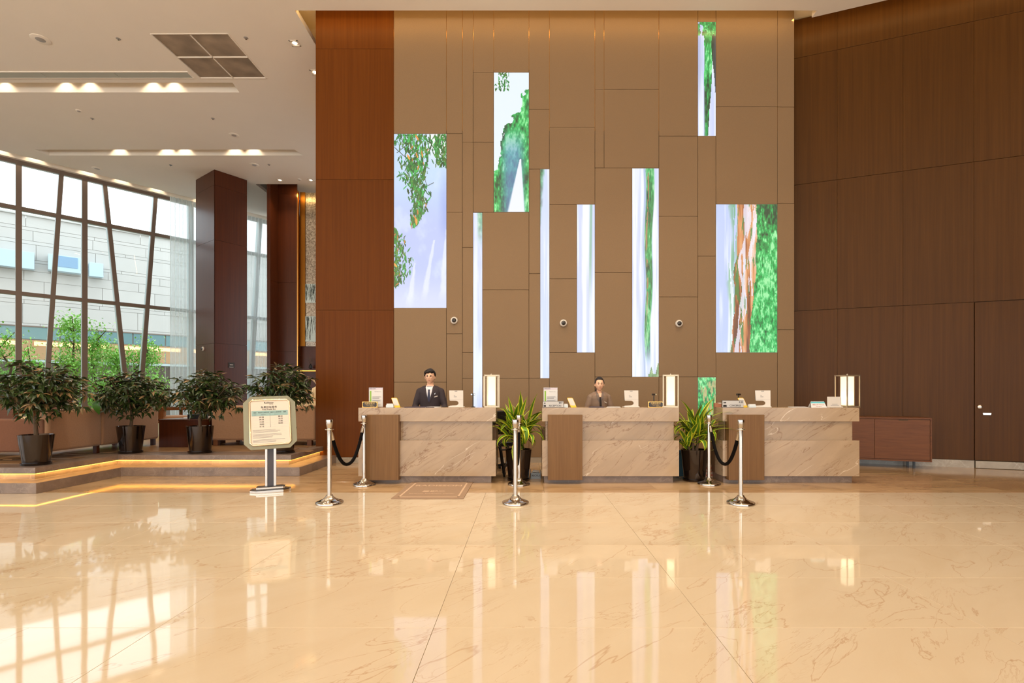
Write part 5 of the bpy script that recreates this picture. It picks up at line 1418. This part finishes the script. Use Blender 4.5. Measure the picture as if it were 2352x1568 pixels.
def dracaena(X, Y, seed, lab, n=74, spread=1.0, extra=()):
    r = random.Random(seed)
    t = empty('dracaena_plant', (X, Y, 0), label=lab, cat='plant', group='striped dracaena planters between the desks')
    pot(t, .193, .15, .455)
    b = MB(); canes = []
    for k in range(6):
        a = k * PI / 3 + r.uniform(-.3, .3); rr_ = .07 if k else 0
        top = Vector((math.cos(a) * .11, math.sin(a) * .08, r.uniform(.56, .86))); base = Vector((math.cos(a) * rr_, math.sin(a) * rr_, .41))
        b.tube([base, base.lerp(top, .5), top], [.016, .014, .012], 7); canes.append(top)
    b.build('cane', M_['bark'], t, True)
    for k in range(n):
        c = canes[k % 6]; lay = (k // 6) / (n / 6)
        a = r.uniform(0, 2 * PI)
        p = c + Vector((math.cos(a) * .012, math.sin(a) * .012, -.14 * lay))
        me = r.choice((DM[0], DM[3], DM[1]) if lay < .35 else ((DM[1], DM[2], DM[0]) if lay < .75 else (DM[2], DM[4])))
        tilt = (.14 + .62 * lay + r.uniform(0, .42)) * spread
        m_ = Matrix.Translation(p) @ Matrix.Rotation(a, 4, 'Z') @ Matrix.Rotation(tilt, 4, 'Y') @ Matrix.Rotation(r.uniform(-.3, .3), 4, 'Z')
        o = bpy.data.objects.new('leaf', me); C.objects.link(o); o.parent = t; o.matrix_local = m_ @ Matrix.Scale(r.uniform(.8, 1.12), 4)
    for (zz_, a, tilt, mi_, sc) in extra:
        m_ = Matrix.Translation((0.02, -.1, zz_)) @ Matrix.Rotation(a, 4, 'Z') @ Matrix.Rotation(tilt, 4, 'Y')
        o = bpy.data.objects.new('leaf', DM[mi_]); C.objects.link(o); o.parent = t; o.matrix_local = m_ @ Matrix.Scale(sc, 4)
dracaena(X_(1191, 7.56), 7.56, 5, 'striped leaf plant in a bronze pot between the left and middle desks', 78, 1.05, ((.84, 3.3, .75, 0, 1.1), (.78, -1.2, 1.1, 4, 1.2), (.66, 3.4, 1.2, 4, 1.0), (.75, -.2, .9, 2, 1.15)))
dracaena(X_(1595, 7.52), 7.52, 9, 'striped leaf plant in a bronze pot between the middle and right desks', 66, 1.0, ((.72, -.3, 1.0, 1, 1.15), (.8, -.35, .7, 1, 1.1), (.70, 3.5, 1.2, 4, 1.0)))

# ================================================================ PEOPLE
def evalmesh(o):
    dg = bpy.context.evaluated_depsgraph_get(); me = bpy.data.meshes.new_from_object(o.evaluated_get(dg)); return me
def fuse(b, voxel, nm, m, parent, smooth_it=4):
    me = b.mesh('tmp', m); o = bpy.data.objects.new('tmp', me); C.objects.link(o)
    r = o.modifiers.new('r', 'REMESH'); r.mode = 'VOXEL'; r.voxel_size = voxel
    s = o.modifiers.new('s', 'SMOOTH'); s.iterations = smooth_it; s.factor = .5
    me2 = evalmesh(o); bpy.data.objects.remove(o)
    me2.polygons.foreach_set('use_smooth', [True] * len(me2.polygons)); me2.name = nm
    ob = bpy.data.objects.new(nm, me2); C.objects.link(ob); ob.parent = parent
    return ob
def headgrid(s, n=72, k=56, grow=0.0, female=False):
    # returns function p(theta, phi) -> point on the head surface (centre of skull at origin), y- = face
    def f(u):
        x, y, z = u
        hx, hy, hz = .0760 * s, .096 * s, .116 * s
        if female: hx *= .96
        zz_ = z
        jaw = 1 - (.30 if not female else .36) * max(0, -zz_) ** 1.7
        px = x * hx * jaw * (1 - .05 * max(0, zz_ - .3))
        py = y * hy * (1 - (.16 * max(0, -zz_) ** 1.2 if y > 0 else .02)) 
        pz = z * hz
        if y < 0:
            fr = -y
            g = lambda cx, cz, wx, wz: math.exp(-(((x - cx) / wx) ** 2 + ((zz_ - cz) / wz) ** 2))
            py -= s * (.020 * g(0, -.22, .13, .12) + .012 * g(0, -.05, .09, .18) + .004 * g(0, .18, .5, .10) + .006 * g(0, -.52, .28, .07) + .009 * g(0, -.86, .32, .16)) * fr ** .3
            py += s * (.009 * (g(.38, .02, .20, .11) + g(-.38, .02, .20, .11)) + .005 * g(0, -.70, .3, .06) + .004 * g(0, -.40, .3, .05))
            py -= s * .004 * (g(.42, -.30, .22, .18) + g(-.42, -.30, .22, .18))
        return Vector((px, py, pz))
    return f
def person(loc, rz, H, female, lab, jac, style, hd_turn=0.0):
    root = empty('person', loc, rz, lab, 'person')
    s = H / 1.70 if not female else H / 1.64
    sh = .205 * s if not female else .178 * s           # shoulder half width
    hc = H - .130 * s                                     # head centre
    f = headgrid(s * 1.02, female=female)
    b = MB(); n, k = 80, 60; vs = []
    for j in range(1, k):
        th = PI * j / k
        for i in range(n):
            ph = 2 * PI * i / n; u = (math.sin(th) * math.cos(ph), math.sin(th) * math.sin(ph), -math.cos(th)); vs.append(f(u))
    fs = [(j * n + i, j * n + (i + 1) % n, (j + 1) * n + (i + 1) % n, (j + 1) * n + i) for j in range(k - 2) for i in range(n)]
    q = len(vs); vs += [f((0, 0, -1)), f((0, 0, 1))]
    fs += [(q, (i + 1) % n, i) for i in range(n)] + [(q + 1, (k - 2) * n + i, (k - 2) * n + (i + 1) % n) for i in range(n)]
    HM = Matrix.Translation((0, -.012 * s, hc)) @ Matrix.Rotation(hd_turn, 4, 'Z')
    b.add(vs, fs, 0, HM)
    for sx in (-1, 1): b.ball((sx * .077 * s, .008 * s, -.006 * s), (.012 * s, .020 * s, .032 * s), 12, 10, 0, HM)
    nk = .052 * s if not female else .043 * s
    zs_ = H - .30 * s                                    # shoulder line
    b.tube([(0, .012, hc - .04 * s), (0, .016, zs_ + .02 * s), (0, .02, zs_ - .08 * s)], [nk, nk * 1.03, nk * 1.3], 20)
    def torso(bb, gr=0.0, coat=False):
        rings = [(.52, .155 if not female else .165, .11), (.60, .15, .105), (.66, .158 if not female else .134, .105), (.72, .172 if not female else .146, .112), (.775, .176 if not female else .150, .112), (.803, .160 if not female else .136, .10), (.826, .112 if not female else .095, .08), (.846 if not female else .838, .070 if not female else .06, .062)]
        if coat: rings[-1] = (.832, rings[-1][1] * 1.1, rings[-1][2])
        vs = []; m_ = 32
        for z, rx, ry in rings:
            for i in range(m_):
                a = 2 * PI * i / m_; ca, sa = math.cos(a), math.sin(a); e = .8
                vs.append(((rx * s + gr) * math.copysign(abs(ca) ** e, ca), (ry * s + gr) * math.copysign(abs(sa) ** e, sa) + .015 * s, z * H))
        fs = [(j * m_ + i, j * m_ + (i + 1) % m_, (j + 1) * m_ + (i + 1) % m_, (j + 1) * m_ + i) for j in range(len(rings) - 1) for i in range(m_)]
        fs += [tuple(range(m_))[::-1], tuple((len(rings) - 1) * m_ + i for i in range(m_))]
        bb.add(vs, fs)
    def arms(bb, gr=0.0, hand=False):
        for sx in (-1, 1):
            S_ = Vector((sx * (sh - .030 * s), .015, .782 * H)); E_ = Vector((sx * (sh + .038 * s), -.02, .635 * H)); W_ = Vector((sx * .16 * s, -.25 * s, .585 * H))
            if style == 'woman': E_ = Vector((sx * (sh + .048 * s), .0, .63 * H))
            bb.tube([S_ + Vector((-sx * .05, 0, .012 * s)), S_, S_.lerp(E_, .5), E_, E_.lerp(W_, .5), W_], [.045 * s + gr, .050 * s + gr, .048 * s + gr, .042 * s + gr, .038 * s + gr, .029 * s + gr], 16)
            bb.tube([Vector((sx * .02, .015, .820 * H)), Vector((sx * .09 * s, .015, .808 * H)), S_], [.045 * s + gr, .045 * s + gr, .046 * s + gr], 14)
            bb.ball(S_, .050 * s + gr, 16, 12)
            bb.ball(E_, .042 * s + gr, 14, 10)
            if hand:
                D_ = (W_ - E_).normalized(); P = W_ + D_ * .05 * s
                bb.tube([W_ - D_ * .02, W_ + D_ * .02, P, P + D_ * .035 * s], [.026 * s, .032 * s, .036 * s, .030 * s], 10)
                side = Vector((1, 0, 0))
                for q_, (o_, l_) in enumerate(((-.027, .062), (-.009, .070), (.009, .066), (.027, .052))):
                    a = P + side * o_ * s + D_ * .03 * s
                    bb.tube([a, a + D_ * l_ * .5 * s + Vector((0, 0, -.006)), a + D_ * l_ * s + Vector((0, 0, -.024 * s))], [.0095 * s, .0085 * s, .007 * s], 8)
                a = P - side * sx * .03 * s
                bb.tube([a, a - side * sx * .022 * s + D_ * .02 * s, a - side * sx * .028 * s + D_ * .05 * s], [.012 * s, .0105 * s, .008 * s], 8)
    torso(b, -.012); arms(b, -.010, True)
    for sx in (-1, 1):
        b.tube([(sx * .085 * s, .01, .54 * H), (sx * .09 * s, .0, .40 * H), (sx * .095 * s, 0, .28 * H), (sx * .095 * s, .015, .16 * H), (sx * .095 * s, .02, .05 * H)], [.085 * s, .075 * s, .055 * s, .052 * s, .038 * s], 14)
        b.tube([(sx * .095 * s, .05 * s, .03 * s), (sx * .10 * s, -.06 * s, .03 * s), (sx * .105 * s, -.15 * s, .022 * s)], [.03 * s, .036 * s, .022 * s], 10)
    body = fuse(b, .0052, 'body', M_['skin'], root, 2)
    # clothes
    b = MB(); torso(b, .010 * 1, True); arms(b, .010)
    col = .062 * s if not female else .056 * s
    if style != 'woman': b.lathe([(nk * 1.6, zs_ - .07 * s), (nk * 1.4, zs_ - .03 * s)], 24, M=Matrix.Translation((0, .022, 0)))
    else: b.lathe([(nk * 2.1, zs_ - .07 * s), (nk * 1.45, zs_ + .01 * s)], 24, M=Matrix.Translation((0, .022, 0)))
    jk = fuse(b, .007, 'jacket', jac, root, 5)
    b = MB(); vs = []
    for z0, rx, ry in ((.50, .16, .125), (.56, .16, .12)): pass
    for sx in (-1, 1):
        b.tube([(sx * .085 * s, .01, .555 * H), (sx * .09 * s, .0, .40 * H), (sx * .095 * s, 0, .28 * H), (sx * .095 * s, .015, .16 * H), (sx * .095 * s, .02, .045 * H)], [.100 * s, .088 * s, .070 * s, .066 * s, .062 * s], 16)
    fuse(b, .009, 'trousers', M_['suit'] if style == 'man' else M_['black'], root, 3)
    for sx in (-1, 1):
        MB().tube([(sx * .095 * s, .07 * s, .035 * s), (sx * .10 * s, -.06 * s, .04 * s), (sx * .105 * s, -.17 * s, .028 * s)], [.036 * s, .043 * s, .026 * s], 14).build('shoe', M_['black'], root, True)
    # surface patches: raycast from the front
    bvJ = BVHTree.FromPolygons([v.co[:] for v in jk.data.vertices], [p.vertices[:] for p in jk.data.polygons])
    bvB = BVHTree.FromPolygons([v.co[:] for v in body.data.vertices], [p.vertices[:] for p in body.data.polygons])
    def patch(nm, poly, off, m, bv=None, thick=.003, n=18, sm_=True):
        bv = bv or bvJ
        # polygon in xz -> grid strip between left and right border by rows
        zs = [p[1] for p in poly]; z0, z1 = min(zs), max(zs); bm_ = MB(); rows = []
        for j in range(n + 1):
            z = z0 + (z1 - z0) * (j / n); z = min(max(z, z0 + 1e-5), z1 - 1e-5); xs_ = []
            for a, c in zip(poly, poly[1:] + poly[:1]):
                if (a[1] - z) * (c[1] - z) <= 0 and a[1] != c[1]: xs_.append(a[0] + (c[0] - a[0]) * (z - a[1]) / (c[1] - a[1]))
            rows.append((z, min(xs_), max(xs_)))
        k_ = 8; vs = []; ly = None
        for lay in (0, 1):
            for z, xa_, xb_ in rows:
                for i in range(k_ + 1):
                    x = xa_ + (xb_ - xa_) * i / k_
                    h = bv.ray_cast(Vector((x, -1, z)), Vector((0, 1, 0)))[0]
                    y = h.y if h is not None else (ly if ly is not None else -.1)
                    if ly is not None and abs(y - ly) > .05: y = ly
                    ly = y; vs.append((x, y - off - (thick if lay == 0 else 0), z))
        Q = (n + 1) * (k_ + 1)
        fs = [(l * Q + j * (k_ + 1) + i, l * Q + j * (k_ + 1) + i + 1, l * Q + (j + 1) * (k_ + 1) + i + 1, l * Q + (j + 1) * (k_ + 1) + i) for l in (0, 1) for j in range(n) for i in range(k_)]
        bd_ = [j * (k_ + 1) for j in range(n + 1)], [j * (k_ + 1) + k_ for j in range(n + 1)], list(range(k_ + 1)), [n * (k_ + 1) + i for i in range(k_ + 1)]
        for e in bd_: fs += [(a, c, Q + c, Q + a) for a, c in zip(e[:-1], e[1:])]
        bm_.add(vs, fs); return bm_.build(nm, m, root, True)
    c = s
    sz = zs_
    if style == 'man':
        MB().lathe([(nk * 1.45, sz - .035 * c), (nk * 1.30, sz + .008 * c), (nk * 1.22, sz + .026 * c), (nk * 1.16, sz + .026 * c), (nk * 1.16, sz - .035 * c)], 32, M=Matrix.Translation((0, .010, 0)), cap=False).build('shirt_collar', M_['shirt'], root, True)
        patch('shirt', [(-.052 * c, sz + .015 * c), (.052 * c, sz + .015 * c), (.055 * c, sz - .04 * c), (.012 * c, sz - .235 * c), (-.012 * c, sz - .235 * c), (-.048 * c, sz - .04 * c)], .0015, M_['shirt'], n=24)
        patch('tie', [(-.018 * c, sz - .035 * c), (.018 * c, sz - .035 * c), (.013 * c, sz - .06 * c), (.024 * c, sz - .16 * c), (.008 * c, sz - .235 * c), (-.008 * c, sz - .235 * c), (-.024 * c, sz - .16 * c), (-.013 * c, sz - .06 * c)], .0055, M_['tie'], n=24)
        patch('shirt_collar', [(-.052 * c, sz + .03 * c), (-.012 * c, sz - .030 * c), (-.035 * c, sz - .055 * c), (-.058 * c, sz - .005 * c)], .007, M_['shirt'])
        patch('shirt_collar', [(.052 * c, sz + .03 * c), (.012 * c, sz - .030 * c), (.035 * c, sz - .055 * c), (.058 * c, sz - .005 * c)], .007, M_['shirt'])
        patch('lapel', [(-.058 * c, sz + .012 * c), (-.072 * c, sz + .0 * c), (-.105 * c, sz - .09 * c), (-.082 * c, sz - .11 * c), (-.012 * c, sz - .255 * c), (-.006 * c, sz - .24 * c), (-.050 * c, sz - .06 * c)], .004, jac, n=26)
        patch('lapel', [(.058 * c, sz + .012 * c), (.072 * c, sz + .0 * c), (.105 * c, sz - .09 * c), (.082 * c, sz - .11 * c), (.012 * c, sz - .255 * c), (.006 * c, sz - .24 * c), (.050 * c, sz - .06 * c)], .004, jac, n=26)
        patch('name_badge', [(.085 * c, sz - .165 * c), (.137 * c, sz - .150 * c), (.137 * c, sz - .135 * c), (.088 * c, sz - .149 * c)], .006, M_['white'], n=4)
        patch('lapel_pin', [(.090 * c, sz - .115 * c), (.098 * c, sz - .115 * c), (.104 * c, sz - .088 * c), (.096 * c, sz - .090 * c)], .008, M_['chrome'], n=3)
    elif style == 'woman':
        patch('neck_opening', [(-.030 * c, sz + .025 * c), (.030 * c, sz + .025 * c), (.014 * c, sz - .05 * c), (-.014 * c, sz - .05 * c)], .0015, M_['skin'], n=16)
        patch('dark_top', [(-.016 * c, sz - .045 * c), (.018 * c, sz - .045 * c), (.028 * c, sz - .26 * c), (-.006 * c, sz - .26 * c)], .0025, mat('dark_top', (36, 26, 20), .7), n=16)
        patch('collar', [(-.030 * c, sz + .025 * c), (-.014 * c, sz - .05 * c), (-.018 * c, sz - .14 * c), (-.050 * c, sz - .08 * c), (-.066 * c, sz + .02 * c), (-.056 * c, sz + .038 * c)], .006, M_['collarw'], n=20)
        patch('collar', [(.030 * c, sz + .025 * c), (.014 * c, sz - .05 * c), (.018 * c, sz - .12 * c), (.050 * c, sz - .08 * c), (.066 * c, sz + .02 * c), (.056 * c, sz + .038 * c)], .006, M_['collarw'], n=20)
        patch('name_badge', [(.070 * c, sz - .135 * c), (.120 * c, sz - .155 * c), (.120 * c, sz - .142 * c), (.072 * c, sz - .120 * c)], .006, M_['white'], n=4)
    # face details, rays against the body
    hz_ = hc
    if hd_turn == 0:
        def fp(nm, pts, off, m, n=5, th=.0015): patch(nm, [(x * s, hz_ + z * s) for x, z in pts], off, m, bvB, th, n)
        for sx in (-1, 1):
            fp('eye', [(sx * .018, .0), (sx * .028, -.0035), (sx * .039, .001), (sx * .029, .004)], .0006, M_['shirt'])
            fp('iris', [(sx * .0235, -.0035), (sx * .0345, -.0035), (sx * .0345, .004), (sx * .0235, .004)], .0022, M_['eye'])
            fp('eyelid', [(sx * .015, .001), (sx * .028, .0075), (sx * .042, .002), (sx * .029, .0045)], .0026, M_['eye'])
            fp('eyebrow', [(sx * .014, .019), (sx * .030, .025), (sx * .046, .020), (sx * .030, .029), (sx * .015, .024)], .001, M_['hair'])
        fp('mouth', [(-.022, -.058), (0, -.066), (.022, -.058), (.008, -.0525), (0, -.054), (-.008, -.0525)], .001, M_['lip'])
    # hair
    b = MB(); n, k = 96, 64; vs = []; keep = []
    r = random.Random(4)
    fg = headgrid(s * 1.02, female=female)
    for j in range(k + 1):
        th = PI * j / k
        for i in range(n):
            ph = 2 * PI * i / n; x, y, z = (math.sin(th) * math.cos(ph), math.sin(th) * math.sin(ph), math.cos(th))
            if style == 'man':
                fr = -y
                line = -.42 if y > .25 else (-.12 + (.0) if abs(x) > .93 else 0)
                if y < .25: line = -.42 + (.25 - y) / .25 * .42 if y > 0 else .0 + min(1, fr / .35) * (.50 if abs(x) < .9 else .3)
                if y < -.3: line = .52 - .16 * (x < 0) * abs(x) + .04 * math.sin(x * 9)
                thick = (.008 + .008 * max(0, z) ** .5 + .013 * 4 * max(0, z) * (1 - max(0, z)) + .006 * max(0, fr)) * s + (.0022 * s * math.sin(ph * 15 + z * 9) * max(0, z))
                if z > .45 and y < .1: thick += .004 * s * (1 + math.sin(x * 6 + .8))
            else:
                fr = -y
                line = -.5 if y > .1 else (.02 + min(1, max(0, fr) / .5) * .62 - .25 * (abs(x) > .8))
                thick = (.008 + .006 * max(0, z)) * s + .0015 * s * math.sin(ph * 22)
            d = z - line; t_ = min(1, max(0, d / .10)); thick *= t_ ** .5
            p = fg((x, y, z)); u = Vector((x, y, z)); vs.append(p + u * (thick if d > 0 else -.004 * s)); keep.append(d > -.06)
    fs = []
    for j in range(k):
        for i in range(n):
            q_ = (j * n + i, j * n + (i + 1) % n, (j + 1) * n + (i + 1) % n, (j + 1) * n + i)
            if all(keep[a] for a in q_): fs.append(q_)
    b.add(vs, fs, 0, HM)
    if female:
        b.ball((0, .105 * s, -.01 * s), (.035 * s, .03 * s, .035 * s), 14, 10, 0, HM)
        b.tube([(0, .12 * s, -.01 * s), (-.03 * s, .13 * s, -.07 * s), (-.048 * s, .10 * s, -.13 * s), (-.052 * s, .06 * s, -.17 * s)], [.02 * s, .022 * s, .017 * s, .006 * s], 10, 0, HM)
    b.build('hair', M_['hair'], root, True)
    if style == 'man':
        g_ = MB()
        for sx in (-1, 1):
            cx_0 = sx * .031 * s
            h = bvB.ray_cast(Vector((cx_0, -1, hz_ - .002)), Vector((0, 1, 0)))[0]; yy = (h.y if h else -.1) - .012
            g_.tube([(cx_0 + .0235 * s * math.cos(a), yy + .004 * abs(math.cos(a)), hz_ - .003 + .020 * s * math.sin(a)) for a in [i * PI / 10 for i in range(21)]], .0016, 6)
            g_.tube([(sx * .054 * s, yy + .003, hz_ + .002), (sx * .068 * s, yy + .03, hz_ + .003), (sx * .078 * s, yy + .09, hz_)], .0016, 6)
        g_.tube([(-.009 * s, yy + .001, hz_ + .003), (0, yy - .002, hz_ + .006), (.009 * s, yy + .001, hz_ + .003)], .0016, 6)
        g_.build('eyeglasses', mat('glasses_rim', (90, 44, 40), .35, .3), root, True)
    return root
M_['collarw'] = mat('taupe_lapel', (108, 92, 84), .5, var=.08, scale=20)
PYM = 8.28
person((X_(988, PYM), PYM, 0), 0, Z_(847.5, PYM), False, 'man in dark suit, navy tie and round glasses behind the left desk', M_['suit'], 'man')
person((X_(1376.5, PYM), PYM, 0), 0, Z_(865, PYM), True, 'woman in a taupe jacket with tied back dark hair standing behind the middle desk', M_['taupej'], 'woman')
person((X_(733, 13.2), 13.2, LH), .4, 1.36, True, 'person in a cream top mostly hidden behind the left edge pillar in the lounge', M_['cream'], 'plain', .3)

# lettering to plain meshes
dg = bpy.context.evaluated_depsgraph_get()
for o in [o for o in bpy.data.objects if o.type == 'FONT']:
    me = bpy.data.meshes.new_from_object(o.evaluated_get(dg)); me.name = 'lettering'
    q = bpy.data.objects.new('lettering', me); C.objects.link(q); q.parent = o.parent
    q.location = o.location; q.rotation_euler = o.rotation_euler; q.scale = o.scale
    nm = o.name; bpy.data.objects.remove(o); q.name = nm

# details of a part hang under that part (thing > part > sub-part)
SUB = {'camera_head': ('lens',), 'sheet': ('text_line', 'green_band', 'header_band', 'lettering'), 'plate_face': ('lettering', 'clerk_symbol'),
       'dark_face': ('lettering',), 'mat_body': ('mat_border', 'lettering'), 'body_shell': ('printed_mark', 'seam', 'camera_bar', 'display'),
       'jacket': ('name_badge', 'lapel', 'lapel_pin', 'collar'), 'body': ('eye', 'iris', 'eyelid', 'eyebrow', 'mouth'), 'panel_sheet': ('text_line',),
       'sign_plate': ('sign_print',), 'lock_rosette': (), 'pot': ('soil', 'saucer'), 'tray_body': ('lettering',), 'box_body': ('red_print',), 'card': ('blue_print', 'lettering'), 'housing': ('dark_panel', 'ledge')}
for root in [o for o in bpy.data.objects if o.parent is None]:
    ch = list(root.children)
    for p_ in ch:
        b0 = p_.name.split('.')[0]
        if b0 not in SUB or p_.location.length > 1e-6: continue
        for q in ch:
            if q is not p_ and q.name.split('.')[0] in SUB[b0] and q.parent is root: q.parent = p_
    for p_ in ch:
        if p_.name.split('.')[0] == 'handle_cutout':
            x = p_.data.vertices[0].co.x
            for d_ in ch:
                if d_.name.split('.')[0] == 'door' and min(v.co.x for v in d_.data.vertices) < x < max(v.co.x for v in d_.data.vertices): p_.parent = d_

# everything that has category words but is the setting keeps kind only
for o in bpy.data.objects:
    if o.parent is None and o.type == 'MESH' and 'category' not in o and 'kind' not in o: o['kind'] = 'structure'
